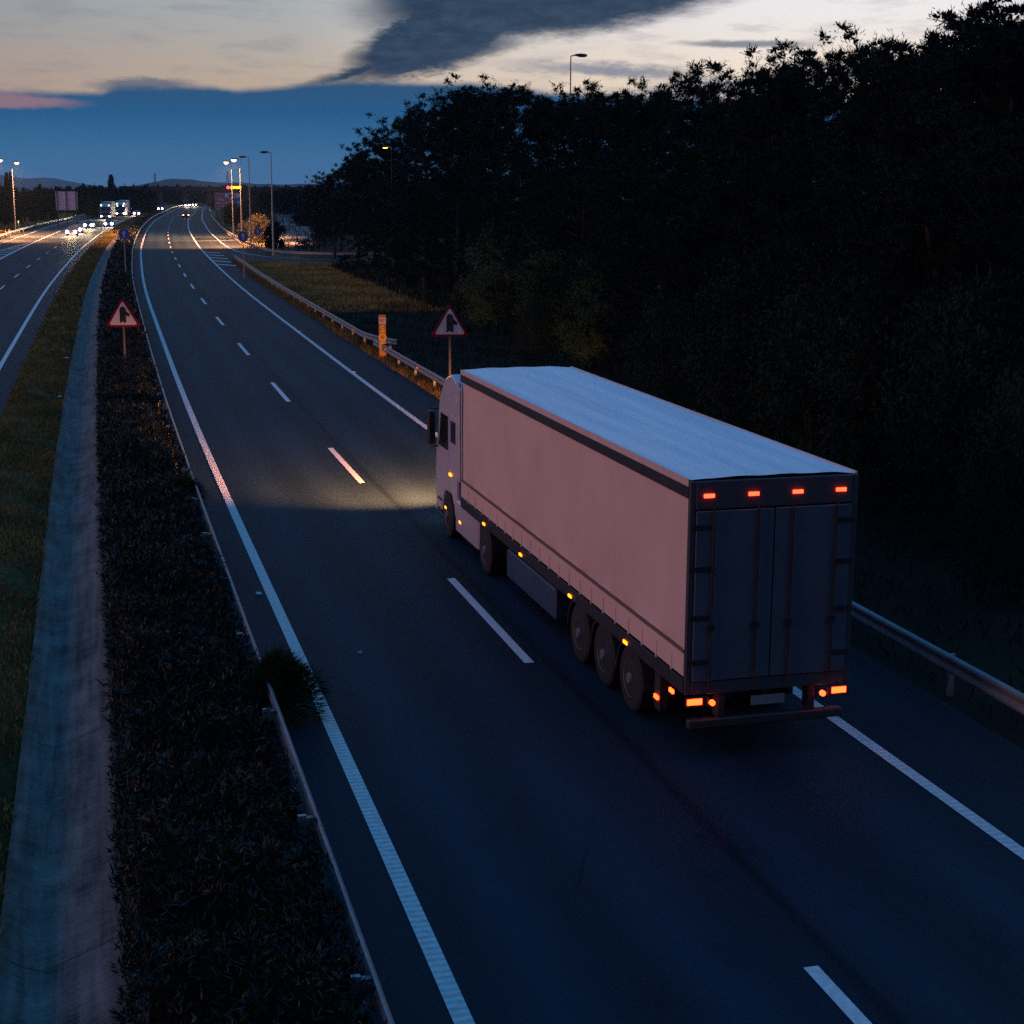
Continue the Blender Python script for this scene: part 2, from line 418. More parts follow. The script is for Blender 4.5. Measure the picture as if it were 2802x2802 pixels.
class MB:
    """collects shapes and links them as one mesh object"""
    def __init__(self):
        self.v = []; self.f = []
    def add(self, vs, fs):
        b = len(self.v)
        self.v += [tuple(v) for v in vs]; self.f += [tuple(i + b for i in f) for f in fs]
        return self
    def box(self, x0, x1, y0, y1, z0, z1, bev=0.0):
        if bev <= 0:
            v = [(x, y, z) for z in (z0, z1) for y in (y0, y1) for x in (x0, x1)]
            return self.add(v, [(0, 2, 3, 1), (4, 5, 7, 6), (0, 1, 5, 4), (2, 6, 7, 3), (0, 4, 6, 2), (1, 3, 7, 5)])
        b = min(bev, (x1 - x0) / 2.01, (y1 - y0) / 2.01, (z1 - z0) / 2.01)
        rings = []
        for z, i in ((z0, b), (z0 + b, 0), (z1 - b, 0), (z1, b)):
            c = b * (1 if i else 1)
            X0, X1, Y0, Y1 = x0 + i, x1 - i, y0 + i, y1 - i
            rings.append([(X0 + c, Y0, z), (X1 - c, Y0, z), (X1, Y0 + c, z), (X1, Y1 - c, z), (X1 - c, Y1, z), (X0 + c, Y1, z), (X0, Y1 - c, z), (X0, Y0 + c, z)])
        return self.loft(rings)
    def loft(self, rings, caps=True):
        n = len(rings[0]); v = [p for r in rings for p in r]; f = []
        for k in range(len(rings) - 1):
            for i in range(n):
                j = (i + 1) % n
                f.append((k * n + i, k * n + j, (k + 1) * n + j, (k + 1) * n + i))
        if caps:
            f.append(tuple(range(n - 1, -1, -1))); f.append(tuple((len(rings) - 1) * n + i for i in range(n)))
        return self.add(v, f)
    def tube(self, pts, rad, n=10):
        rings = []
        pts = [Vector(p) for p in pts]
        for i, p in enumerate(pts):
            d = (pts[min(i + 1, len(pts) - 1)] - pts[max(i - 1, 0)]).normalized()
            a = d.orthogonal().normalized() if abs(d.z) < .99 else Vector((1, 0, 0))
            if abs(d.z) < .99:
                a = Vector((0, 0, 1)).cross(d).normalized()
            b = d.cross(a)
            r = rad[i] if isinstance(rad, (list, tuple)) else rad
            rings.append([tuple(p + (a * math.cos(t) + b * math.sin(t)) * r) for t in [2 * math.pi * k / n for k in range(n)]])
        return self.loft(rings)
    def prism(self, poly, axis, a, b):
        """poly of (p, q) pairs pushed along axis from a to b; x: (y,z)  y: (x,z)  z: (x,y)"""
        def mk(p, q, t):
            return {'x': (t, p, q), 'y': (p, t, q), 'z': (p, q, t)}[axis]
        return self.loft([[mk(p, q, a) for p, q in poly], [mk(p, q, b) for p, q in poly]])
    def cyl(self, axis, c, r, a, b, n=24):
        return self.prism([(c[0] + r * math.cos(2 * math.pi * k / n), c[1] + r * math.sin(2 * math.pi * k / n)) for k in range(n)], axis, a, b)
    def build(self, name, m, parent=None, smooth=False, bevel=0.0):
        me = bpy.data.meshes.new(name)
        me.from_pydata(self.v, [], self.f); me.update()
        import bmesh
        bm = bmesh.new(); bm.from_mesh(me)
        bmesh.ops.recalc_face_normals(bm, faces=bm.faces)
        bm.to_mesh(me); bm.free()
        if smooth:
            me.shade_smooth()
        me.materials.append(m)
        o = bpy.data.objects.new(name, me); COL.objects.link(o)
        if parent:
            o.parent = parent
        if bevel:
            md = o.modifiers.new('bevel', 'BEVEL'); md.width = bevel; md.segments = 2; md.limit_method = 'ANGLE'
        return o

def tag(o, label=None, cat=None, group=None, kind=None):
    if label: o['label'] = label
    if cat: o['category'] = cat
    if group: o['group'] = group
    if kind: o['kind'] = kind
    return o

def empty(name, loc=(0, 0, 0), rz=0.0):
    o = bpy.data.objects.new(name, None); COL.objects.link(o)
    o.location = loc; o.rotation_euler = (0, 0, rz); o.empty_display_size = 0.3
    return o

def copy_tree(o, parent=None):
    c = o.copy(); COL.objects.link(c); c.parent = parent
    for ch in list(o.children):
        copy_tree(ch, c)
    return c

def sweep(name, prof, s0, s1, m, closed=False, step=2.0, parent=None, smooth=False, shift=None, flip=False):
    """prof [(offset, z)] carried along the road; shift(s) moves it sideways"""
    ss = np.arange(s0, s1 + 1e-6, step)
    V = []; UVs = []
    for s in ss:
        d = shift(s) if shift else 0.0
        for o, z in prof:
            V.append(P(float(s), o + d, z)); UVs.append((o + d, s))
    n = len(prof); F = []
    for k in range(len(ss) - 1):
        for i in range(n if closed else n - 1):
            j = (i + 1) % n
            q = (k * n + i, k * n + j, (k + 1) * n + j, (k + 1) * n + i)
            F.append(q)
    return mesh_np(name, V, F, m, parent, UVs, smooth)

def ribbon(name, pts, wl, wr, z, m, cross=False):
    """flat strip along pts (s, off); wl to its left, wr to its right"""
    pp = [P(s, o) for s, o in pts]
    V = []; UVs = []; run = 0
    for i, p in enumerate(pp):
        d = (pp[min(i + 1, len(pp) - 1)] - pp[max(i - 1, 0)]); d.z = 0; d.normalize()
        r = Vector((d.y, -d.x, 0))
        if i: run += (pp[i] - pp[i - 1]).length
        for w in (-wl, wr):
            q = p + r * w; V.append((q.x, q.y, z)); UVs.append((w, run))
    F = [(2 * i, 2 * i + 1, 2 * i + 3, 2 * i + 2) for i in range(len(pp) - 1)]
    return mesh_np(name, V, F, m, None, UVs)

def smooth_path(pts, n=8):
    out = []
    q = [pts[0]] + list(pts) + [pts[-1]]
    for i in range(1, len(q) - 2):
        p0, p1, p2, p3 = [np.array(a, float) for a in q[i - 1:i + 3]]
        for t in np.linspace(0, 1, n, endpoint=False):
            out.append(tuple(.5 * ((2 * p1) + (-p0 + p2) * t + (2 * p0 - 5 * p1 + 4 * p2 - p3) * t * t + (-p0 + 3 * p1 - 3 * p2 + p3) * t ** 3)))
    out.append(tuple(pts[-1]))
    return out

# ------------------------------------------------------------------ ground, roads, markings
g = mesh_np('ground', [(-12000, -300, -.75), (12000, -300, -.75), (12000, 14000, -.75), (-12000, 14000, -.75)], [(0, 1, 2, 3)], M_PLAIN)
tag(g, kind='structure')
tp = [(-420, -.74), (-300, -.2), (-60, -.06), (-25.2, -.04), (-24.7, -.03), (-10.4, -.03), (-10.3, .02), (-9.2, .05), (-8.27, .0), (-8.26, -.55),
      (-6.56, -.55), (-6.54, .0), (-4.9, -.02), (-4.8, -.03), (5.8, -.03), (5.95, -.02), (7.5, -.02), (9.9, -.02), (30, -.04), (90, -.08), (300, -.2), (420, -.74)]
M_COVER = bpy.data.materials.new('ground_cover'); M_COVER.use_nodes = True
def _cover():
    t = M_COVER.node_tree; N = Nodes(t); b = t.nodes['Principled BSDF']
    s_ = N.n('ShaderNodeSeparateXYZ'); t.links.new(N.n('ShaderNodeTexCoord').outputs['UV'], s_.inputs[0])
    u, v = s_.outputs[0], s_.outputs[1]
    pt = N.noise(N.xyz(u, N.m('MULTIPLY', v, .35), 0.0), .55, 5, .6)
    fn = N.noise(N.xyz(u, v, 3.0), 7.0, 4, .7)
    med = N.m('MULTIPLY', N.smooth(u, -10.9, -10.5), N.smooth(u, -8.3, -8.0, 1.0, 0.0))
    slope = N.m('MULTIPLY', N.smooth(N.m('ADD', u, N.m('MULTIPLY', pt, 3.0)), 6.5, 8.5), N.smooth(N.m('ADD', u, N.m('MULTIPLY', pt, 8.0)), 15.0, 22.0, 1.0, 0.0))
    slope = N.m('MULTIPLY', slope, N.smooth(N.m('ADD', v, N.m('MULTIPLY', pt, 60.0)), 110.0, 165.0))
    dry = N.mix(N.smooth(pt, .4, .62), (.26, .16, .045, 1), (.10, .075, .024, 1))
    dry = N.mix(N.smooth(fn, .35, .7, 0.0, .7), dry, (.02, .018, .01, 1))
    gm = N.mix(N.smooth(pt, .4, .6), (.036, .038, .012, 1), (.12, .078, .026, 1))
    gm = N.mix(N.smooth(fn, .35, .7, 0.0, .75), gm, (.012, .012, .006, 1))
    base = N.mix(pt, (.018, .017, .012, 1), (.006, .007, .005, 1))
    t.links.new(N.mix(med, N.mix(slope, base, dry), gm), b.inputs['Base Color'])
    b.inputs['Roughness'].default_value = .95; b.inputs['Specular IOR Level'].default_value = .08
_cover()
t_ = sweep('terrain', tp, -60, 840, M_COVER, step=6.0)
tag(t_, kind='structure')
tag(sweep('road', [(-4.95, 0), (-3, 0), (0, 0), (3, 0), (5.88, 0)], -60, 840, M_ROAD), kind='structure')
slip = smooth_path([(840, 7.6), (300, 7.6), (240, 7.0), (210, 7.0), (191, 7.2), (178, 8.4), (169, 10.6), (163, 15), (160, 21), (158, 30), (156, 55)])
tag(ribbon('slip_road', slip, 3.0, 3.2, .004, M_SLIP), kind='structure')
# fill between carriageway and slip road
tag(sweep('acceleration_lane', [(5.7, .002), (7.2, .002), (9.6, .002)], 176, 840, M_SLIP, shift=lambda s: -2.2 * max(0, (188 - s) / 12)), kind='structure')
tag(sweep('far_carriageway', [(-24.7, 0), (-19, 0), (-15, 0), (-12, 0), (-10.35, 0)], -60, 840, M_ROAD2), kind='structure')
tag(sweep('drainage_ditch', [(-8.30, .035), (-8.22, .035), (-8.17, .0), (-8.02, -.10), (-7.86, -.15), (-7.70, -.12), (-7.4, -.01), (-7.1, .11), (-6.9, .17), (-6.6, .24), (-6.5, .24)],
          -60, 840, M_DITCH, step=2.0, smooth=True), kind='structure')

def line(name, off, s0, s1, w, m=M_LINE, shift=None):
    o = sweep(name, [(off - w / 2, .010), (off + w / 2, .010)], s0, s1, m, step=2.0, shift=shift)
    return tag(o, kind='structure')
line('left_edge_line', -3.79, -60, 840, .20, M_RIB)
line('right_edge_line', 3.80, -60, 470, .20, M_RIB)
line('right_edge_line', 3.80, 474, 840, .15)
line('far_inner_edge_line', -11.35, -60, 840, .20)
line('far_outer_edge_line', -19.0, -60, 290, .28)
line('far_exit_edge_line', -23.1, 150, 700, .2)

def dashes(name, off, s_first, n, m, length, period=17.0, w=.15):
    V = []; F = []; UVs = []
    for k in range(n):
        a = s_first + k * period
        for sgm in range(3):
            s0, s1 = a + length * sgm / 3, a + length * (sgm + 1) / 3
            b = len(V)
            for s, o in ((s0, off - w / 2), (s0, off + w / 2), (s1, off + w / 2), (s1, off - w / 2)):
                V.append(P(s, o, .010)); UVs.append((o, s))
            F.append((b, b + 1, b + 2, b + 3))
    return tag(mesh_np(name, V, F, m, None, UVs), kind='structure')
dashes('lane_dashes', 0.0, -.94 - 17.1 * 2, 34, M_LINE, 6.1, 17.15, .17)
dashes('far_lane_dashes', -14.9, 18.6 - 17 * 3, 36, M_LINE, 5.5, 17.0, .15)
dashes('far_exit_dashes', -19.0, 296, 18, M_LINE, 3.0, 7.5, .28)
dashes('merge_dashes', 3.8, 476, 20, M_LINE, 2.0, 6.0, .3)
# slip road's right edge line
tag(ribbon('slip_edge_line', smooth_path([(600, 5.6), (486, 6.2), (400, 7.1), (330, 7.36), (278, 7.3), (243, 7.35), (218, 7.4), (200, 7.7), (189, 8.3), (181, 9.6), (174, 12.0), (168, 17), (165, 24)]),
           .09, .09, .013, M_LINE), kind='structure')
# hatched nose between carriageway and slip road
V = []; F = []; UVs = []
for k in range(5):
    s = 158 + k * 8.0
    b = len(V)
    for ss, oo in ((s + 2.2, 3.9), (s + 0.9, 3.9), (s - 2.6, min(6.0, 5.75)), (s - 1.3, min(6.0, 5.75))):
        V.append(P(ss, oo, .009)); UVs.append((oo, ss))
    F.append((b, b + 1, b + 2, b + 3))
tag(mesh_np('nose_hatching', V, F, M_LINE, None, UVs), kind='structure')
V = []; F = []; UVs = []
for k in range(9):
    s = 150 + k * 7.0
    b = len(V)
    wd = max(.3, 3.6 * (1 - max(0, s - 170) / 60))
    for ss, oo in ((s + 2.4, -19.2), (s + 1.0, -19.2), (s - 2.0, -19.2 - wd), (s - .6, -19.2 - wd)):
        V.append(P(ss, oo, .009)); UVs.append((oo, ss))
    F.append((b, b + 1, b + 2, b + 3))
tag(mesh_np('far_nose_hatching', V, F, M_LINE, None, UVs), kind='structure')
tag(ribbon('far_nose_line', [(225, -19.5), (190, -21.6), (150, -24.0)], .1, .1, .012, M_LINE), kind='structure')
# pale cleared ground beyond the slip road
V = [sight(*a) for a in ((742, 0, 230), (842, 0, 215), (835, 0, 330), (800, 0, 480), (735, 0, 480), (752, 0, 330))]
M_CLEAR = mat('pale_cleared_soil', (.20, .19, .18), .95, col2=(.07, .07, .06), scale=.12)
mesh_np('dirt_clearing', [(v.x, v.y, -.02) for v in V], [(0, 1, 2, 5)], M_CLEAR)['kind'] = 'structure'
mesh_np('dirt_clearing', [(v.x, v.y, -.02) for v in V], [(5, 2, 3, 4)], M_CLEAR)['kind'] = 'structure'

# ------------------------------------------------------------------ hills
def hill(name, pts, Y, depth, m):
    """ridge whose crest passes the surveyed points, sloping down both ways"""
    xs = [p[0] for p in pts]
    px = np.linspace(xs[0], xs[-1], 90)
    py = np.interp(px, xs, [p[1] for p in pts])
    rg = np.random.default_rng(len(name) + int(Y))
    w = np.cumsum(rg.normal(0, 1, 90)); w = (w - np.linspace(w[0], w[-1], 90)) * .25
    V = []; F = []
    n = 7
    for i in range(90):
        c = sight(px[i], py[i] + w[i] * .6, Y)
        for k, (fy, fz) in enumerate(((-1, 0), (-.62, .30), (-.3, .66), (0, 1), (.3, .7), (.6, .3), (1, 0))):
            V.append((c.x * (1 + fy * depth / Y), Y + fy * depth, -1 + (c.z + 1) * fz + (rg.normal(0, 1) * c.z * .03 if 0 < k < 6 else 0)))
    for i in range(89):
        for k in range(n - 1):
            a = i * n + k
            F.append((a, a + n, a + n + 1, a + 1))
    return tag(mesh_np(name, V, F, m, smooth=True), kind='structure')
M_HILL = mat('wooded_hill', (.020, .030, .020), .95, col2=(.045, .045, .035), scale=.01)
hill('hills', [(-500, 470), (-200, 465), (0, 477), (70, 487), (115, 484), (165, 490), (215, 500), (262, 508), (330, 512), (700, 514)], 7500, 1500, M_HILL)
hill('hills', [(300, 516), (365, 508), (410, 500), (445, 491), (485, 487), (520, 491), (560, 496), (640, 499), (720, 503), (830, 503), (1000, 500), (1400, 496), (2000, 500)], 2600, 500, M_HILL)

# ------------------------------------------------------------------ foliage helpers
def blades(C, D, L, Wd, rg, up=None):
    """rhombic leaves: centres C, directions D, lengths L, widths Wd"""
    n = len(C)
    D = D / (np.linalg.norm(D, axis=1, keepdims=True) + 1e-9)
    A = rg.normal(size=(n, 3)); A -= (A * D).sum(1, keepdims=True) * D
    A /= np.linalg.norm(A, axis=1, keepdims=True) + 1e-9
    L = np.asarray(L).reshape(-1, 1); Wd = np.asarray(Wd).reshape(-1, 1)
    p0 = C; p2 = C + D * L; mid_ = C + D * L * .45
    V = np.stack([p0, mid_ + A * Wd / 2, p2, mid_ - A * Wd / 2], 1).reshape(-1, 3)
    F = np.arange(4 * n).reshape(n, 4)
    return V, F

def make_pine(seed, H=11.0, cr=3.2, bare=0.22, nclump=330, per=140, m=M_PINE, bl=.17, bw=.026, name='pine_tree'):
    rg = np.random.default_rng(seed)
    root = empty(name)
    t = MB()
    lean = rg.normal(0, .05, 2)
    pts = [Vector((lean[0] * H * k + .15 * math.sin(seed + 4 * k), lean[1] * H * k + .15 * math.cos(seed * 2 + 3 * k), H * .92 * k)) for k in np.linspace(0, 1, 8)]
    t.tube(pts, [.22 * H / 11 * (1 - .85 * k) + .015 for k in np.linspace(0, 1, 8)], 8)
    cl = []
    nl = 22
    for i in range(nl):
        h = bare + (1 - bare) * (i + rg.random() * .8) / nl
        base = pts[min(7, int(h * 7))].lerp(pts[min(7, int(h * 7) + 1)], (h * 7) % 1)
        a = i * 2.4 + rg.normal(0, .3)
        prof = math.sin(math.pi * min(1, max(0.0, (h - bare) / (1 - bare) * .80 + .20))) ** .55
        ln = cr * prof * (.65 + .6 * rg.random())
        rise = .25 + .6 * h + rg.normal(0, .1)
        end = base + Vector((math.cos(a), math.sin(a), rise)) * ln * .85
        midp = base.lerp(end, .5) - Vector((0, 0, .12 * ln))
        t.tube([base, midp, end], [.07 * (1.2 - h) + .015, .04 * (1.2 - h) + .01, .01], 5)
        k = max(3, int(nclump / nl * (ln / cr) * 1.5))
        for j in range(k):
            f = .25 + .85 * math.sqrt(rg.random())
            q = base.lerp(end, min(f, 1.08)) + Vector(rg.normal(0, .16 * ln + .1, 3)) * (1, 1, .8)[0]
            cl.append(q)
    for j in range(int(nclump * .12)):
        q = pts[-1] + Vector(rg.normal(0, .45, 3)); q.z -= abs(rg.normal(0, .5)); cl.append(q)
    t.build('trunk', M_BARK, root)
    C = np.array([tuple(c) for c in cl])
    size = rg.uniform(.24, .52, len(C))
    idx = np.repeat(np.arange(len(C)), per)
    # every clump is a tuft of upright shoots
    nsh = 18
    sh = rg.normal(size=(len(C), nsh, 3)); sh /= np.linalg.norm(sh, axis=2, keepdims=True); sh *= rg.random((len(C), nsh, 1)) ** .4
    sh = sh * np.array([1, 1, .75]) + np.array([0, 0, .1])
    pick = rg.integers(0, nsh, len(idx))
    along = rg.random(len(idx))[:, None]
    shv = sh[idx, pick]
    off = shv * size[idx][:, None] * (.35 + .75 * along) + rg.normal(0, .028, (len(idx), 3))
    D = shv * .8 + rg.normal(0, .42, off.shape) + np.array([0, 0, .35])
    inner = rg.random(len(idx)) < .22
    ofs = np.where(inner[:, None], off * .45, off)
    V, F = blades(C[idx] + ofs, D, np.where(inner, .18, rg.uniform(bl * .5, bl * 1.1, len(idx))), np.where(inner, .075, bw), rg)
    mesh_np('crown', V, F, m, root)
    return root

def make_bush(seed, H=5.0, cr=2.6, m=M_OLIVE, n=110, per=120, name='round_bush', bl=.17, bw=.06):
    rg = np.random.default_rng(seed)
    root = empty(name)
    t = MB()
    C = []
    for k in range(5):
        a = k * 1.3 + rg.random(); e = Vector((math.cos(a) * cr * .5, math.sin(a) * cr * .5, H * .72))
        t.tube([Vector((math.cos(a) * .12, math.sin(a) * .12, 0)), e * .45 + Vector((0, 0, .2)), e], [.09, .06, .015], 6)
    for k in range(n):
        a = rg.random() * 2 * math.pi; u = rg.random() ** .5; h = rg.random()
        rr = cr * u * (math.sin(math.pi * (h * .82 + .13)) ** .5)
        C.append((rr * math.cos(a), rr * math.sin(a), H * (.10 + .84 * h) + rg.normal(0, .1)))
    t.build('stems', M_BARK, root)
    C = np.array(C); size = rg.uniform(.25, .62, n) * cr / 2.6
    idx = np.repeat(np.arange(n), per)
    off = rg.normal(size=(len(idx), 3)) * size[idx][:, None] * .6
    D = off + rg.normal(0, .3, off.shape) + np.array([0, 0, .3])
    V, F = blades(C[idx] + off, D, rg.uniform(bl * .6, bl * 1.3, len(idx)), np.full(len(idx), bw), rg)
    V[:, 2] = np.maximum(V[:, 2], .02)
    mesh_np('crown', V, F, m, root)
    return root

def make_cypress(seed, H=9.0, r=.9, name='cypress_tree', m=M_DARKW):
    rg = np.random.default_rng(seed); root = empty(name)
    t = MB(); t.tube([(0, 0, 0), (0, 0, H * .9)], [.16, .02], 7); t.build('trunk', M_BARK, root)
    n = 9000
    h = rg.random(n); a = rg.random(n) * 2 * math.pi
    pr = r * np.sin(np.pi * np.clip(h * .86 + .1, 0, 1)) ** .6 * (1 + .25 * np.sin(a * 3 + h * 19)) * np.sqrt(rg.random(n)) 
    C = np.stack([pr * np.cos(a), pr * np.sin(a), H * (.05 + .93 * h)], 1)
    D = np.stack([np.cos(a) * .4, np.sin(a) * .4, np.ones(n)], 1) + rg.normal(0, .25, (n, 3))
    V, F = blades(C, D, rg.uniform(.25, .55, n), np.full(n, .11), rg)
    mesh_np('crown', V, F, m, root)
    return root

ORD = ['first', 'second', 'third', 'fourth', 'fifth', 'sixth', 'seventh', 'eighth', 'ninth', 'tenth', 'eleventh', 'twelfth', 'thirteenth',
       'fourteenth', 'fifteenth', 'sixteenth', 'seventeenth', 'eighteenth', 'nineteenth', 'twentieth']
def place(o, loc, h_scale, w_scale, rz, label, cat, group=None):
    o.location = (loc[0], loc[1], loc[2] if len(loc) > 2 else 0.0)
    o.scale = (w_scale, w_scale, h_scale); o.rotation_euler = (0, 0, rz)
    return tag(o, label, cat, group)

# ------------------------------------------------------------------ the pine wood on the right
PINES = [make_pine(s, 11.0, c) for s, c in ((3, 3.3), (11, 2.9), (23, 3.6), (37, 3.1), (52, 3.4))]
used = [False] * len(PINES)
def take(protos, flags, i):
    if not flags[i]:
        flags[i] = True
        return protos[i]
    return copy_tree(protos[i])
def top_z(px, py, Y):
    return sight(px * 2802 / 1932, py * 2802 / 1932, Y).z
back = [(600, 425), (613, 350), (630, 325), (642, 300), (674, 275), (706, 292), (745, 255), (780, 232), (822, 196), (866, 176), (905, 165), (960, 163), (1003, 172), (1050, 182),
        (1098, 166), (1150, 178), (1200, 182), (1262, 152), (1312, 180), (1362, 182), (1410, 158), (1452, 126), (1505, 104), (1560, 150), (1605, 128),
        (1655, 86), (1712, 74), (1765, 88), (1812, 62), (1858, 34), (1915, 18), (1975, -20), (2050, -45)]
rg = np.random.default_rng(5)
for i, (px, py) in enumerate(back):
    off = 20 + (i % 3) * 1.8 if px > 760 else 17.5 + (i % 2) * 2
    p, s = column(px, off, 5, 230)
    h = top_z(px, py, p.y)
    o = take(PINES, used, (i * 3 + 1) % 5)
    if i < 10: where = 'in the low left end of the wood'
    elif i < 18: where = 'in the skyline stretch around the lone lamp'
    elif i < 25: where = 'in the skyline stretch above the trailer roof'
    else: where = 'in the tall right end of the wood'
    k = i if i < 10 else i - 10 if i < 18 else i - 18 if i < 25 else i - 25
    place(o, (p.x, p.y, -.1), h / 10.9, (.92 + .25 * rg.random()) * (.95 if px < 760 else 1.0) * h / 11, rg.random() * 6.28,
          f'dark pine {where}, {ORD[k]} from the left', 'pine', 'pines along the skyline')
front = [(655, 470, 15.5, 'low dark pine leaning over the slip road at the left foot of the wood'), (705, 395, 16, 'dark pine whose low boughs hang over the dry grass slope'),
         (748, 350, 15.5, 'dark pine with ragged low boughs right of the dry grass slope'),
         (800, 330, 15, 'mid height pine just behind the orange SOS post'), (862, 300, 16, 'mid height pine straight above the triangular sign on the verge'),
         (1010, 300, 17, 'mid height pine behind the pale green bush'), (1090, 290, 17, 'mid height pine right behind the green bush, left of the lamp pole foot'),
         (1180, 300, 16, 'mid height pine above the cab end of the trailer roof'), (1270, 330, 15.5, 'broad dark pine behind the middle of the trailer roof'),
         (1350, 300, 15.5, 'broad dark pine left of the blue grey bush behind the trailer'), (1440, 270, 16.5, 'tall front pine rising above the blue grey bush'),
         (1540, 330, 14.5, 'front row pine behind the rear end of the trailer roof'), (1640, 270, 15.5, 'front row pine above the four red roof lamps'),
         (1740, 290, 14.5, 'front row pine right of the trailer, third from the right edge'), (1850, 240, 15.0, 'front row pine right of the trailer, second from the right edge'), (1960, 210, 14.5, 'front row pine cut by the right edge of the photo')]
for i, (px, py, off, lab) in enumerate(front):
    p, s = column(px, off, 5, 230)
    h = top_z(px, py, p.y)
    o = take(PINES, used, (i * 2 + 2) % 5)
    place(o, (p.x, p.y, -1.6 if px > 760 else -.8), h / 9.8, 1.05 * h / 10 + .12, rg.random() * 6.28, lab, 'pine', 'pines in the front row of the wood')
BUSH = [make_bush(71, 5.2, 2.7), make_bush(72, 5.2, 2.5)]
bused = [False] * 2
lower = [(945, 436, 15.5, 1.0, 'pale green bush against the dark wood, the brightest one, left half'), (1035, 470, 15.5, .8, 'green bush right of the brightest bush, above the triangular sign level'),
         (1130, 480, 15.0, .75, 'dim green bush above the front end of the trailer roof'), (1010, 560, 12.5, .6, 'low dark bush just behind the triangular sign'),
         (1450, 482, 14.0, .95, 'tall blue grey bush above the rear half of the trailer roof'), (1560, 520, 13.0, .8, 'dim bush right of the tall blue grey bush'),
         (1700, 500, 13.0, .8, 'dim bush behind the upper right corner of the trailer'), (1850, 520, 12.5, .8, 'dim bush at the right edge above the guardrail'),
         (1260, 560, 12.5, .8, 'low dark bush behind the middle of the trailer roof'), (1930, 700, 10.5, .6, 'low bush cut by the right edge, nearest the guardrail')]
M_BUSHD = leafmat('shaded_bush_leaves', (.004, .012, .009), (.013, .032, .024), .9, .7, .1)  # leaf green darkened so the colour itself carries shade
for i, (px, py, off, w, lab) in enumerate(lower):
    p, s = column(px, off, 3, 200)
    h = top_z(px, py, p.y)
    o = take(BUSH, bused, i % 2)
    place(o, (p.x, p.y, -.1), max(.3, h / 5.2), w * max(.5, h / 5.5), rg.random() * 6.28, lab, 'bush', 'bushes along the foot of the wood')
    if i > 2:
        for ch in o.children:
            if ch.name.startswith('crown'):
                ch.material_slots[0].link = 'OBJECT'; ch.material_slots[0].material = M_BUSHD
# undergrowth closing the foot of the wood
def scatter_blades(name, rg_s, rg_o, n, Lr, wd, m, kind_label, z=0.0, spread=.5, clump=.0, zf=None, reject=None, parent=None):
    rr = np.random.default_rng(abs(hash((rg_s, rg_o, n))) % 2 ** 31 if False else int(n + rg_s[0] * 13 + rg_o[0] * 7 + 99999))
    s = rg_s[0] + (rg_s[1] - rg_s[0]) * rr.random(n); o = rg_o[0] + (rg_o[1] - rg_o[0]) * rr.random(n)
    if clump:
        k = np.sin(s * 1.7 + 2 * np.sin(o * 2.1)) + np.sin(s * .63 + o * 1.9) + rr.normal(0, .7, n)
        keep = k > clump; s, o = s[keep], o[keep]
    if reject:
        keep = ~reject(s, o); s, o = s[keep], o[keep]
    n = len(s)
    t = np.interp(s, SG, TH); x = np.interp(s, SG, AX) + np.minimum(s, 0) * math.sin(TH[0]); y = np.interp(s, SG, AY) + np.minimum(s, 0) * math.cos(TH[0])
    zz = zf(s, o) if zf else np.full(n, z)
    C = np.stack([x + o * np.cos(t), y - o * np.sin(t), zz], 1)
    D = rr.normal(0, spread, (n, 3)); D[:, 2] = 1
    V, F = blades(C, D, rr.uniform(Lr[0], Lr[1], n), np.full(n, wd), rr)
    return tag(mesh_np(name, V, F, m, parent), kind_label, 'grass', kind='stuff')

def slip_here(s, o):
    return (s > 150) & (o > 5.5) & (s > 153 + np.maximum(0, 14 - (o - 6)) * .9)
scatter_blades('verge_grass', (60, 98), (6.15, 17), 16000, (.12, .38), .035, M_BUSHD, 'dark scrubby grass behind the SOS post and the merge sign', clump=-.6)  # shaded leaf colour darkens the near slope in place of dimmer light
scatter_blades('verge_grass', (92, 172), (6.15, 19), 42000, (.14, .42), .035, M_GRASS2, 'dry yellowish grass on the slope between guardrail and pines', reject=slip_here)
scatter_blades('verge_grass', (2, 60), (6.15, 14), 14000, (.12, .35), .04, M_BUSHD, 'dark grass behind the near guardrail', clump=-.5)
scatter_blades('guardrail_weeds', (28, 165), (5.72, 6.35), 15000, (.08, .34), .022, M_GRASS, 'weeds growing along the foot of the right guardrail')
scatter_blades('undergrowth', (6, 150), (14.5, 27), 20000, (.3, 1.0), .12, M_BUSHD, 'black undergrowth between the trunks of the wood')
scatter_blades('median_grass', (3, 70), (-10.36, -8.28), 50000, (.05, .20), .018, M_GRASS, 'patchy green and brown grass on the near median', z=.02, clump=-.9)
scatter_blades('median_grass', (70, 420), (-10.36, -8.28), 34000, (.10, .28), .05, M_GRASS, 'yellowish grass on the distant median', z=.02)
scatter_blades('median_grass', (420, 760), (-10.3, -5.6), 7000, (.3, .6), .2, M_GRASS2, 'dark scrub on the far end of the median', z=.0)
scatter_blades('roadside_grass', (150, 480), (-60, -25.4), 26000, (.2, .8), .12, M_GRASS2, 'grey brown weeds beyond the far guardrail', clump=-.2)
scatter_blades('roadside_grass', (178, 600), (10.3, 60), 26000, (.3, .9), .14, M_BUSHD, 'dark scrub beyond the slip road', clump=-.2,
               reject=lambda s, o: (s < 176 + (o - 9) * .2))

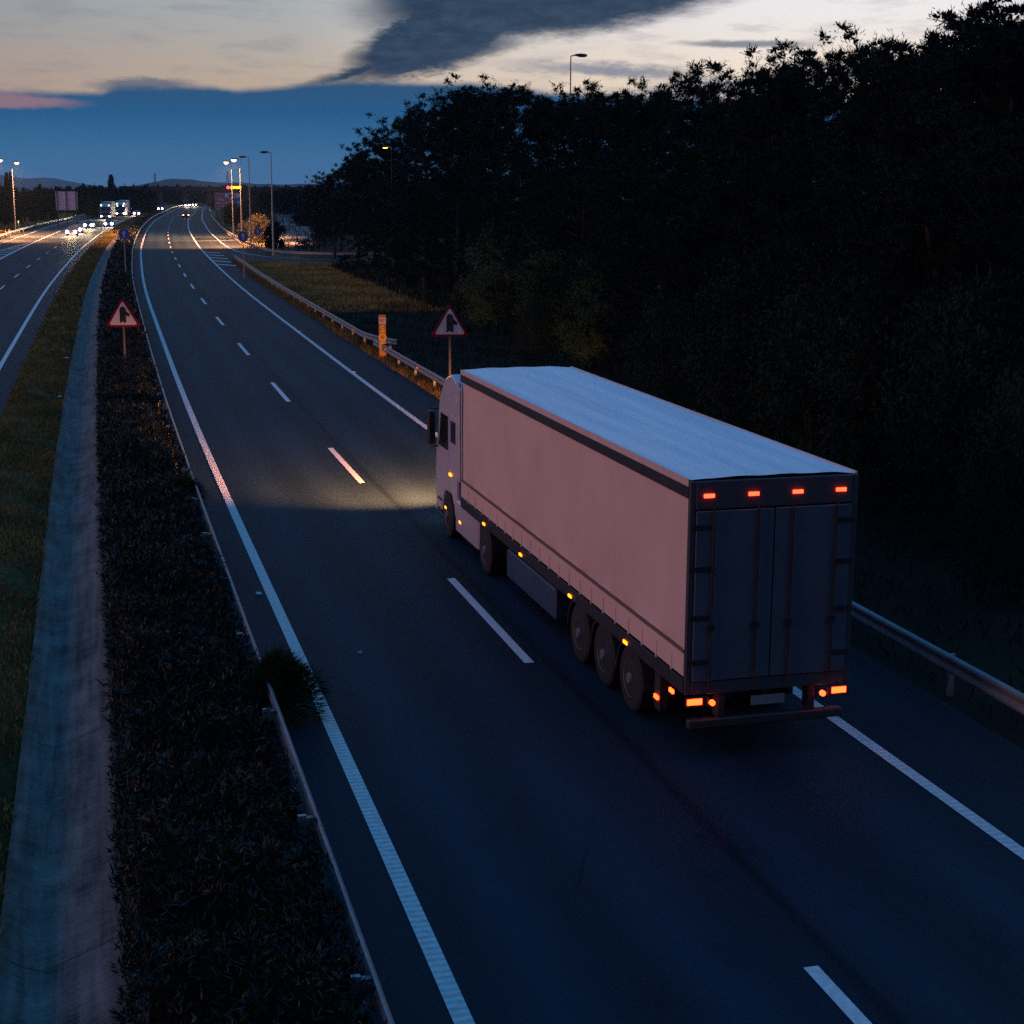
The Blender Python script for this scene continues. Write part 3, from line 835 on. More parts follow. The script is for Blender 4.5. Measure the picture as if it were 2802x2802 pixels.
# ------------------------------------------------------------------ oleander hedge on the median
hedge = empty('oleander_hedge', P(20, -5.95))
tag(hedge, 'long dark oleander hedge between the concrete ditch and the median guardrail', 'hedge')
hi = Matrix.Translation(hedge.location).inverted()
rh = np.random.default_rng(77)
ss = np.arange(-6, 460, .6)
prof_n = 9
V = []
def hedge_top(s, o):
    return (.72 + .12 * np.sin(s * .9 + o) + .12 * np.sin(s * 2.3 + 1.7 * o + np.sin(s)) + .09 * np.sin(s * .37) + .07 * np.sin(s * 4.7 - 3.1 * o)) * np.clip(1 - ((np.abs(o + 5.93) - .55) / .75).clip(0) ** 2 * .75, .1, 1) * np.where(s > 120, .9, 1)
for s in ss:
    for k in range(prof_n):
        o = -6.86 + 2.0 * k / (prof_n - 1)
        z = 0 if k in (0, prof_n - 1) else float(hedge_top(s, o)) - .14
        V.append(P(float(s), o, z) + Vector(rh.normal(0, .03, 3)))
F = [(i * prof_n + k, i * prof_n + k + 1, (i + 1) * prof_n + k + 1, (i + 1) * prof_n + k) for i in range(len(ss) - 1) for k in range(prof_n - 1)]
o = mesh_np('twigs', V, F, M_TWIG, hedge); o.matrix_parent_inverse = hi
def hedge_leaves(n, s0, s1, L, wd):
    s = s0 + (s1 - s0) * rh.random(n); o = -6.98 + 2.16 * rh.random(n)
    z = hedge_top(s, o) - .22 * rh.random(n) ** 1.5 + .04
    side = rh.random(n) < .2
    z = np.where(side, z * rh.random(n), z)
    o = np.where(side, np.where(rh.random(n) < .6, -6.92, -4.84) + rh.normal(0, .06, n), o)
    t = np.interp(s, SG, TH); x = np.interp(s, SG, AX) + np.minimum(s, 0) * math.sin(TH[0]); y = np.interp(s, SG, AY) + np.minimum(s, 0) * math.cos(TH[0])
    C = np.stack([x + o * np.cos(t), y - o * np.sin(t), z], 1)
    # whorls of lance leaves on a shoot
    D = rh.normal(0, .75, (n, 3)); D[:, 2] = np.abs(D[:, 2]) + .45
    k = 4
    C = np.repeat(C, k, 0) + rh.normal(0, .022, (n * k, 3)); D = np.repeat(D, k, 0) + rh.normal(0, .55, (n * k, 3))
    return blades(C, D, rh.uniform(L * .6, L * 1.25, n * k), np.full(n * k, wd), rh)
for n, s0, s1, L, wd in ((15000, -4, 22, .13, .024), (14000, 22, 70, .15, .032), (10000, 70, 460, .30, .09)):
    V, F = hedge_leaves(n, s0, s1, L, wd)
    o = mesh_np('leaves', V, F, M_OLEA, hedge); o.matrix_parent_inverse = hi
    o['kind'] = 'stuff'
# broom shrub that spills over the rail onto the edge line
def make_broom(name, loc, H, r, n, label):
    root = empty(name, loc); tag(root, label, 'shrub')
    t = MB()
    for k in range(7):
        a = k * .9; t.tube([(0, 0, 0), (math.cos(a) * r * .3, math.sin(a) * r * .3, H * .5), (math.cos(a) * r * .7, math.sin(a) * r * .7, H * .85)], [.02, .012, .004], 5)
    t.build('stems', M_BARK, root)
    a = rh.random(n) * 6.28; u = np.sqrt(rh.random(n)); h = rh.random(n) ** .7
    rr_ = r * u * (.35 + .65 * np.sin(np.pi * np.clip(h * .75 + .2, 0, 1)))
    C = np.stack([rr_ * np.cos(a), rr_ * np.sin(a), H * h * (1 - .25 * u)], 1)
    rr_ = rr_ * (1 + .35 * np.sin(a * 3 + 1.0) * u)
    C[:, 0] = rr_ * np.cos(a); C[:, 1] = rr_ * np.sin(a)
    D = np.stack([np.cos(a) * u * 1.5, np.sin(a) * u * 1.5, np.full(n, .9) - u * .9], 1) + rh.normal(0, .35, (n, 3))
    V, F = blades(C, D, rh.uniform(.12, .3, n), np.full(n, .012), rh)
    V[:, 2] = np.maximum(V[:, 2], .0)
    mesh_np('foliage', V, F, M_BROOM, root)
make_broom('broom_shrub', P(14.4, -4.50), 1.1, .50, 6500, 'feathery dark green shrub spilling over the median guardrail onto the edge line')
make_broom('broom_shrub', P(30.5, -4.95), 1.0, .35, 2500, 'small twiggy shrub poking over the median guardrail farther up the road')

# ------------------------------------------------------------------ guardrails
def wprof(o, d):
    """closed W section: o offset of the back, d = -1 faces left, +1 faces right"""
    f = [(0, .43), (.050, .465), (.056, .52), (.012, .57), (.012, .61), (.056, .66), (.050, .715), (0, .75)]
    return [(o + d * a, z) for a, z in f] + [(o + d * (a - .012), z + (.004 if i == 0 else -.004 if i == 7 else 0)) for i, (a, z) in reversed(list(enumerate(f)))]
def guardrail(name, off, s0, s1, d, label, post_step=4.0, post_to=None, shift=None, group='guardrails', refl=None):
    root = empty(name, P((s0 + min(s1, s0 + 4)) / 2, off)); tag(root, label, 'guardrail', group)
    inv = Matrix.Translation(root.location).inverted()
    b = sweep('rail', wprof(off, d), s0, s1, M_GALV, closed=True, step=1.0 if s1 - s0 < 250 else 2.0, parent=root, shift=shift); b.matrix_parent_inverse = inv
    s = s0 + 1.0; proto = None; n = 0
    while s < (post_to or s1) and n < 95:
        mb = MB()
        p = P(s, off - d * .14 + (shift(s) if shift else 0))
        if proto is None:
            mb.box(-.05, .05, -.03, .03, -.3, .69)
            mb.box(min(0, d * .14), max(0, d * .14), -.04, .04, .52, .66)
            q = mb.build('post', M_POST, root); proto = q
        else:
            q = proto.copy(); COL.objects.link(q); q.parent = root
        q.matrix_parent_inverse = inv
        q.location = p; q.rotation_euler = (0, 0, -head(s)); n += 1
        s += post_step
    if refl:
        mr = mat('amber_reflector', (.75, .28, .02), .3)
        rp = None
        for s in refl:
            if rp is None:
                q = MB().prism([(-.05, .56), (.05, .56), (.035, .64), (-.035, .64)], 'y', -.05, .0).build('reflector', mr, root); rp = q
            else:
                q = rp.copy(); COL.objects.link(q); q.parent = root
            q.matrix_parent_inverse = inv
            q.location = P(s, off + d * .05); q.rotation_euler = (0, 0, -head(s))
    return root
guardrail('guardrail', -4.72, -16, 836, 1, 'long steel guardrail between hedge and near carriageway, seen edge on', post_to=340)
guardrail('guardrail', -5.25, 196, 700, -1, 'second rail of the median, starting beside the distant blue arrow sign', 8.0, post_to=500)
guardrail('guardrail', 6.02, -20, 67.5, -1, 'near steel guardrail right of the lorry, ending at the orange SOS post', refl=(40.0, 55.7, 63.5))
fl = lambda s: max(0, (72.0 - s) / 6.0) ** 2 * 1.15
guardrail('guardrail', 6.12, 66.5, 164.5, -1, 'steel guardrail from the SOS post along the grass slope to the slip road', shift=fl, refl=(74.0, 86.0, 98.0))
def gd(s):
    return float(np.interp(s, [166, 170, 174, 180, 188, 199, 224, 294, 370, 532, 700], [26, 17, 12.6, 11.2, 10.5, 10.2, 9.8, 9.7, 9.8, 8.3, 7.2]))
guardrail('guardrail', 0.0, 167, 700, -1, 'curving steel guardrail on the outer side of the slip road', post_to=520, shift=gd)
def gf(s):
    return float(np.interp(s, [-60, 240, 320, 370, 432, 573, 700], [-24.9, -24.9, -24.8, -23.6, -23.0, -22.4, -21.5]))
guardrail('guardrail', 0.0, 130, 760, 1, 'brightly lit guardrail along the outer edge of the far carriageway', 8.0, shift=gf)

# ------------------------------------------------------------------ street lamps
M_LAMP = mat('sodium_lamp_glass', (.9, .7, .5), .4, emit=((1.0, .42, .17), 14.0))
M_LAMPOFF = mat('lamp_glass_unlit', (.12, .12, .12), .3)
def street_lamp(base, H, arm_dir, lit, label, group='street lamps', headlen=.95, r0=.11, power=0, pm=None):
    root = empty('street_lamp', base, arm_dir); tag(root, label, 'street lamp', group)
    MB().tube([(0, 0, 0), (0, 0, .5), (0, 0, H - .25)], [r0 * 1.25, r0, r0 * .5], 10).build('pole', pm or M_POLE, root)
    a = MB().tube([(0, 0, H - .28), (0, 0, H - .06), (.12, 0, H), (.4, 0, H + .02)], [r0 * .5, .05, .045, .045], 8).build('arm', M_POLE, root)
    h = MB().loft([[(x, y * w, z * k + H + .02) for y, z in ((-.17, -.02), (-.13, .09), (0, .13), (.13, .09), (.17, -.02), (.1, -.07), (-.1, -.07))] for x, w, k in ((.3, .35, .6), (.42, .8, .9), (.75, 1.05, 1.1), (.3 + headlen * .85, .95, .9), (.3 + headlen, .5, .5))]).build('lamp_head', M_DARKM, root)
    c = MB().loft([[(x, y * w, z * w * (1.0 if lit else .22) + H - .045) for y, z in ((-.17, 0), (.17, 0), (.16, -.13), (.08, -.24), (-.08, -.24), (-.16, -.13))] for x, w in ((.50, .3), (.58, .85), (.75, 1.2), (.95, 1.2), (1.10, .85), (1.18, .3))]).build('diffuser', M_LAMP if lit else M_LAMPOFF, h)
    if lit:
        l = bpy.data.lights.new('lamp_light', 'SPOT'); l.energy = power; l.color = (1.0, .42, .17); l.spot_size = R(128); l.spot_blend = .35; l.shadow_soft_size = .15
        lo = bpy.data.objects.new('lamp_light', l); COL.objects.link(lo); lo.parent = root; lo.location = (.8, 0, H - .40); lo.rotation_euler = (0, R(-14), 0)
    return root
PW = 85000
def gp(px, Y):
    v = sight(px, 600, Y); return (v.x, v.y, 0)
def lamp_at(px, ptop, Y, ad, lit, lab, **k):
    H = sight(px, ptop, Y).z
    return street_lamp(gp(px, Y), H, ad, lit, lab, power=PW, **k)
lamp_at(638, 443, 252, R(180), True, 'lit street lamp by the slip road, the left one of the glowing pair')
lamp_at(661, 436, 226, R(180), True, 'lit street lamp by the slip road, the right one of the glowing pair')
lamp_at(685, 430, 208, R(180), False, 'unlit street lamp right beside the glowing pair')
lamp_at(746, 417, 186, R(180), False, 'unlit street lamp standing apart at the edge of the slip road, tallest in view')
lamp_at(41, 444, 268, R(0), True, 'lit street lamp beyond the far carriageway, its whole pole in view')
lamp_at(-5, 437, 248, R(0), True, 'lit street lamp at the left edge, only its glowing head in view')
def lone(px, ptop, off, ad, lab):
    p, s = column(px * 1932 / 2802, off, 10, 150)
    H = sight(px, ptop, p.y).z
    return street_lamp((p.x, p.y, 0), H, ad, False, lab, headlen=.9, r0=.09)
lone(1553, 152, 27, R(5), 'black street lamp rising alone above the pine tops')
lone(2158, 146, 29, R(5), 'street lamp head almost hidden in the highest pine top')

pa, s_a = column(742, 16.2, 60, 200)
la = street_lamp((pa.x, pa.y, 0), sight(742 * 2802 / 1932, 280 * 2802 / 1932, pa.y).z + .1, R(180), False, 'small amber lamp glowing between the boughs at the left end of the wood', group='street lamps', headlen=.4, r0=.04, pm=M_BLACK)
for ch in la.children_recursive:
    if ch.name.startswith('diffuser'):
        ch.data = ch.data.copy(); ch.data.materials[0] = mat('amber_lamp_glass', (.8, .5, .1), .3, emit=((1.0, .42, .03), 8.0)); ch.scale = (.6, .6, 1)

# ------------------------------------------------------------------ road signs
def tri_sign(loc, rz, side, zb, label):
    root = empty('warning_sign', loc, rz); tag(root, label, 'road sign', 'triangular merge warning signs')
    hh = side * .866
    def tri(k, y0, y1, m, name, par):
        r = .05 * k
        pts = []
        cx, cz = 0, zb + hh / 3
        for a in (-150, -30, 90):
            vx, vz = math.cos(R(a)) * side / math.sqrt(3) * k, math.sin(R(a)) * side / math.sqrt(3) * k
            for da in (-50, -17, 17, 50):
                d = side * .05 * k
                px_, pz_ = vx * (1 - 2 * d / side * 1.1), vz * (1 - 2 * d / side * 1.1)
                pts.append((cx + px_ + d * math.cos(R(a + da)), cz + pz_ + d * math.sin(R(a + da))))
        return MB().prism(pts, 'y', y0, y1).build(name, m, par)
    b = tri(1.0, -.02, .02, M_RED, 'red_border', root)
    tri(.78, -.026, -.018, M_WHITE, 'white_panel', b)
    k = side / 1.35 * 1.12
    pts = [(-.115, -.30), (-.045, -.25), (-.0, -.22), (.035, -.30), (.105, -.26), (.105, -.005), (.20, -.07), (.255, .02), (.105, .15), (.105, .21), (.055, .285), (-.015, .31), (-.085, .275), (-.115, .20)]
    c = [(x * k, zb + hh * .40 + z * k) for x, z in pts]
    # symbol as a fan of convex pieces
    MB().prism(c, 'y', -.036, -.028).build('merge_symbol', M_BLACK, b)
    MB().box(-.04, .04, .022, .082, -.2, zb + hh * .75).build('post', M_SPOST, root)
    MB().box(-.35 * k, .35 * k, .021, .035, zb + .22, zb + .26).build('bracket', M_POST, root)
    return root
def facing(p):
    return -math.atan2(p[0], p[1]) * .6
p = sight(1231, 919, 58.5); tri_sign((p.x, p.y, 0), facing(p) * .3 + .1, 1.36, p.z, 'red bordered merge sign on a grey post behind the right guardrail')
p = sight(338, 893, 65); tri_sign((p.x, p.y, 0), facing(p) * .3 + .05, 1.37, p.z, 'red bordered merge sign standing in the median hedge')
def arrow_sign(px, py, Y, dia, label):
    c = sight(px, py, Y)
    root = empty('arrow_sign', (c.x, c.y, 0), .18); tag(root, label, 'road sign', 'round blue straight on signs')
    r = dia / 2
    d = MB().cyl('y', (0, c.z), r, -.015, .015, 36).build('blue_disc', M_BLUE, root)
    MB().loft([[(r * k * math.cos(t), y, c.z + r * k * math.sin(t)) for t in [2 * math.pi * i / 36 for i in range(36)]] for k, y in ((1.0, -.019), (1.03, -.016), (1.03, .012))], caps=False).build('rim', M_WHITE, d)
    a = [(-.10, -.64), (.10, -.64), (.10, .04), (.36, .04), (0, .68), (-.36, .04), (-.10, .04)]
    MB().prism([(x * r, c.z + z * r) for x, z in a], 'y', -.026, -.017).build('white_arrow', M_WHITE, d)
    MB().box(-.04, .04, .017, .07, -.2, c.z + r * .6).build('post', M_POLE, root)
arrow_sign(339, 640, 137, .90, 'round blue arrow sign standing in the median hedge')
arrow_sign(665, 647, 137 * 1.02, .92, 'larger round blue arrow sign, at the nose of the guardrail beside the slip road')
arrow_sign(705, 634, 196, .90, 'smaller round blue arrow sign behind the slip road, right of the larger one')
# SOS post
c = sight(1047, 943, 74)
sos = empty('sos_post', (c.x, c.y, 0), .12); tag(sos, 'orange and yellow SOS marker post behind the guardrail', 'emergency post')
M_OR = mat('sos_orange', (.62, .20, .01), .5, var=.35, scale=2); M_YE = mat('sos_yellow', (.85, .62, .04), .5)
zt = sight(1047, 861, 74).z
bd = MB().box(-.17, .17, -.06, .06, -.1, zt, .02).build('body', M_OR, sos)
MB().box(-.165, .165, -.066, -.058, zt - .42, zt - .12).build('white_panel', M_WHITE, bd)
MB().box(-.12, -.02, -.07, -.064, zt - .34, zt - .2).box(.02, .05, -.07, -.064, zt - .36, zt - .18).box(.05, .11, -.07, -.064, zt - .24, zt - .2).build('pictogram', M_OR, bd)
for i, ch in enumerate('SOS'):
    fc = bpy.data.curves.new('letter', 'FONT'); fc.body = ch; fc.size = .46; fc.align_x = 'CENTER'; fc.extrude = .004; fc.offset = .008
    fc.materials.append(M_YE); fo = bpy.data.objects.new('letter_curve', fc)
    me_ = bpy.data.meshes.new_from_object(fo); bpy.data.objects.remove(fo); me_.name = 'letter'
    lo = bpy.data.objects.new('letter', me_); COL.objects.link(lo); lo.parent = bd
    lo.location = (0, -.066, zt - .82 - i * .40); lo.rotation_euler = (R(90), 0, 0)
# sign seen from behind
bp_ = sight(184, 580, 320)
rb = empty('sign_back', (bp_.x, bp_.y, 0), .1); tag(rb, 'large rectangular sign board seen from behind beyond the far guardrail', 'road sign')
M_BACK = mat('sign_back_metal', (.85, .62, .66), .6, .0, var=.2)
z1, z0, hw = sight(184, 524, 320).z, sight(184, 575, 320).z, 29 / FPX * 320
bb = MB()
for k in range(2):
    bb.box(-hw + k * hw + .02, -hw + (k + 1) * hw - .04, 0, .06, z0, z1)
bb.build('board', M_BACK, rb)
for x in (-hw * .85, -.02, hw * .85):
    MB().box(x - .07, x + .07, -.12, -.005, -.2, z1 + .02).build('post', M_DARKM, rb)
# service area sign
Y = 380; c = sight(624, 550, Y)
rs = empty('service_sign', (c.x, c.y, 0), .12); tag(rs, 'large blue motorway services sign with brown rows, behind the glowing lamp poles', 'road sign')
M_BRO = mat('sign_brown', (.48, .15, .11), .5); M_BL2 = mat('service_sign_blue', (.08, .14, .42), .5, var=.1); M_OFFW = mat('sign_offwhite', (.88, .80, .82), .5)
ztop, zbot = sight(624, 528, Y).z, sight(624, 570, Y).z; hw = 35 / FPX * Y; hh = ztop - zbot
def sb(x0, x1, y0, y1, m, name, par, lv=1):
    return MB().box(-hw + 2 * hw * x0, -hw + 2 * hw * x1, -.02 - .02 * lv, .01 - .02 * lv, ztop - hh * y1, ztop - hh * y0).build(name, m, par)
pn = sb(0, 1, 0, 1, M_OFFW, 'panel', rs, 0)
sb(.01, .99, .02, .30, M_BL2, 'header', pn); sb(.01, .99, .33, .98, M_BL2, 'body', pn)
sb(.03, .34, .05, .27, M_BRO, 'name_field', pn, 2); sb(.38, .78, .05, .27, M_OFFW, 'pictogram_field', pn, 2); sb(.52, .74, .09, .27, M_BLUE, 'bed_pictogram', pn, 3); sb(.82, .98, .05, .27, M_OFFW, 'kilometre_field', pn, 2)
for r_ in range(3):
    sb(.03, .74, .37 + r_ * .2, .53 + r_ * .2, M_BRO, 'brown_row', pn, 2)
    rl = random.Random(r_)
    for cc in range(11):
        if rl.random() < .8:
            sb(.06 + cc * .06, .06 + cc * .06 + rl.uniform(.02, .045), .40 + r_ * .2 + rl.uniform(0, .02), .49 + r_ * .2 + rl.uniform(-.01, .02), M_OFFW, 'lettering', pn, 3)
sb(.78, .98, .36, .80, M_BLUE, 'blue_field', pn, 2); sb(.86, .95, .52, .68, M_WHITE, 'white_mark', pn, 3)
MB().prism([(-hw * .95, zbot - .02), (-hw * .6, zbot - .02), (-hw * .66, zbot - .5), (-hw * .78, zbot - .75), (-hw * .9, zbot - .5)], 'y', -.04, 0).build('small_shield', mat('shield_tan', (.42, .26, .22), .5), rs)
for x in (-hw * .7, hw * .7):
    MB().box(x - .12, x + .12, .02, .26, -.2, ztop - .1).build('post', M_POST, rs)
# message gantry
Y = 470; c = sight(645, 513, Y)
rv = empty('message_sign', (c.x, c.y, 0), .1); tag(rv, 'black electronic message sign with glowing amber text over the road', 'electronic sign')
zc = c.z; kk = Y / FPX
MB().box(-30 * kk, 28 * kk, 0, .5, zc - 7 * kk, zc + 7 * kk, .05).build('housing', M_BLACK, rv)
MB().cyl('y', (-20 * kk, zc), 3.9 * kk, -.03, .02, 20).build('red_symbol', mat('led_red', (.5, .02, .04), .5, emit=((1, .03, .05), 9)), rv)
M_AMB = mat('led_amber', (.6, .35, .02), .5, emit=((1, .46, .01), 5))
am = MB(); rl = random.Random(4)
for row in range(2):
    x = -13.5
    while x < 13.5:
        w = rl.uniform(1.0, 2.0)
        if rl.random() < .86:
            am.box(x * kk, (x + w) * kk, -.03, .01, zc + (row * 3.7 - 3.4) * kk, zc + (row * 3.7 - 3.4 + 2.9) * kk)
        x += w + .35
am.build('amber_text', M_AMB, rv)
MB().box(27 * kk, 31 * kk, .1, .5, -.2, zc + 4 * kk).build('post', M_DARKM, rv)
MB().box(-30 * kk, 30 * kk, .51, .8, zc - 2 * kk, zc + 2 * kk).build('arm', M_DARKM, rv)
# green exit drum
p = P(183, -20.3)
dr = empty('exit_drum', p, .3); tag(dr, 'dark green exit drum on short legs at the left edge', 'exit marker')
n = 14
pts = [(.62 * math.cos(t), .62 * math.sin(t)) for t in [math.pi * k / n + math.pi * 0 for k in range(n + 1)]] + [(-.5, -.28), (.5, -.28)]
M_GRN = mat('drum_green', (.02, .085, .055), .5, var=.3)
MB().prism(pts, 'z', .38, 1.55).build('shell', M_GRN, dr)
for x in (-.3, .3):
    MB().box(x - .05, x + .05, -.05, .05, 0, .4).build('leg', M_DARKM, dr)
# delineator posts
for s, o_, lab in ((292, -26.6, 'short white marker post with a lit reflector near the left sign board'), (505, -24.5, 'short white marker post with a lit reflector before the distant bridge')):
    p = P(s, o_); d_ = empty('marker_post', p, 0); tag(d_, lab, 'marker post', 'marker posts beyond the far guardrail')
    MB().box(-.06, .06, -.05, .05, 0, 1.5, .01).build('post', M_WHITE, d_)
    MB().box(-.10, .10, -.09, -.055, 1.30, 1.7).build('reflector', mat('glowing_reflector_yellow', (.9, .8, .3), .3, emit=((1, .85, .35), 1.2)), d_)  # reflector given its own glow in place of returned headlight

# road studs and litter
st = None
for i, (px, py) in enumerate(((819.6, 908.3), (967.7, 1018.6), (726, 837))):
    best = None
    v = sight(px, py, 50); k = CAM_H / (CAM_H - v.z); loc = (v.x * k, v.y * k, .0)
    if st is None:
        st = MB().loft([[(-.09, -.07, .0), (.09, -.07, .0), (.09, .07, .0), (-.09, .07, .0)], [(-.06, -.03, .03), (.06, -.03, .03), (.06, .03, .03), (-.06, .03, .03)]]).build('road_stud', M_WHITE); q = st
    else:
        q = st.copy(); COL.objects.link(q)
    q.location = loc; q.rotation_euler = (0, 0, .26)
    tag(q, ['pale road stud outside the edge line, level with the fifth lane dash', 'pale road stud outside the edge line, nearest to the lorry', 'pale road stud outside the edge line, farthest up the road'][i], 'road stud', 'road studs')
def litter(px, py, w, lab, z=0.0):
    v = sight(px, py, 50); k = (CAM_H - z) / (CAM_H - v.z)
    rl = random.Random(int(px)); pts = [(w * (rl.uniform(.6, 1)) * math.cos(a), w * .5 * rl.uniform(.5, 1) * math.sin(a)) for a in [k2 * .785 for k2 in range(8)]]
    q = MB().loft([[(x, y, 0) for x, y in pts], [(x * .8, y * .8, rl.uniform(.01, .05)) for x, y in pts]]).build('litter', mat('white_litter', (.7, .7, .72), .6))
    q.location = (v.x * k, v.y * k, z + .01); tag(q, lab, 'litter', 'scraps of litter')
litter(195, 1270, .17, 'white scrap of litter in the concrete ditch', -.28)
litter(183, 980, .20, 'white scrap of litter on the median grass', .06)
litter(163, 1086, .10, 'small bluish scrap of litter on the grass beside the ditch', .06)
litter(708, 1627, .10, 'white scrap of litter on the shoulder by the left edge line')
litter(985, 1789, .05, 'tiny white scrap of litter in the left lane')

# ------------------------------------------------------------------ vehicles
M_TAIL = mat('tail_lamp_red', (.6, .02, .01), .3, emit=((1.0, .036, .006), 13.0))
M_TOPL = mat('clearance_lamp_red', (.6, .02, .01), .3, emit=((1.0, .030, .010), 11.0))
M_AMBER = mat('marker_lamp_amber', (.8, .3, .02), .3, emit=((1.0, .22, .006), 4.5))
M_HEADW = mat('headlamp_white', (.9, .9, 1), .2, emit=((.66, .54, 1.0), 130.0))
M_HEADT = mat('headlamp_warm', (.9, .85, .7), .2, emit=((1.0, .86, .66), 12.0))
M_CABW = mat('cab_top_lamp', (.8, .9, .9), .2, emit=((.72, .95, 1.0), 14.0))
M_ORL = mat('orange_side_lamp', (.9, .5, .2), .2, emit=((1.0, .42, .14), 20.0))

def spot(parent, loc, target, energy, col, size, blend=.8, soft=.12):
    l = bpy.data.lights.new('headlight_beam', 'SPOT'); l.energy = energy; l.color = col; l.spot_size = R(size); l.spot_blend = blend; l.shadow_soft_size = soft
    o = bpy.data.objects.new('headlight_beam', l); COL.objects.link(o); o.parent = parent; o.location = loc
    o.rotation_euler = (Vector(loc) - Vector(target)).to_track_quat('Z', 'Y').to_euler()
    return o

def wheel(parent, x, y, r, w, side):
    wv = MB().loft([[(xx, y + rr * math.cos(t), r + rr * math.sin(t)) for t in [2 * math.pi * k / 28 for k in range(28)]] for xx, rr in ((x - w / 2, r * .9), (x - w / 2 + .03, r), (x + w / 2 - .03, r), (x + w / 2, r * .9))]).build('wheel', M_RUBBER, parent)
    xs = x + side * (w / 2 + .004)
    MB().loft([[(xs + side * dx_, y + rr * math.cos(t), r + rr * math.sin(t)) for t in [2 * math.pi * k / 20 for k in range(20)]] for dx_, rr in ((-.05, r * .58), (.0, r * .56), (-.04, r * .45), (-.03, r * .2), (.03, r * .16))]).build('rim', M_GALV, wv)
    return wv

def curtain_mesh(b, a0, a1, z0, z1, sgn, n=110):
    """side curtain with faint vertical folds and buckle straps pulls"""
    V = []; F = []
    zs = [z0, z0 + .05, z0 + .3, (z0 + z1) / 2, z1 - .3, z1]
    for i in range(n + 1):
        a = a0 + (a1 - a0) * i / n
        for k, z in enumerate(zs):
            w = (.012 * math.sin(a * 3.1 + .4 * math.sin(z * 2)) + .006 * math.sin(a * 7.9 + z)) * (0 if k in (0, 5) else 1) + .002 * math.sin(a * 10.2)
            V.append((b + sgn * w, a, z))
    m_ = len(zs)
    for i in range(n):
        for k in range(m_ - 1):
            q = i * m_ + k
            F.append((q, q + m_, q + m_ + 1, q + 1))
    return V, F

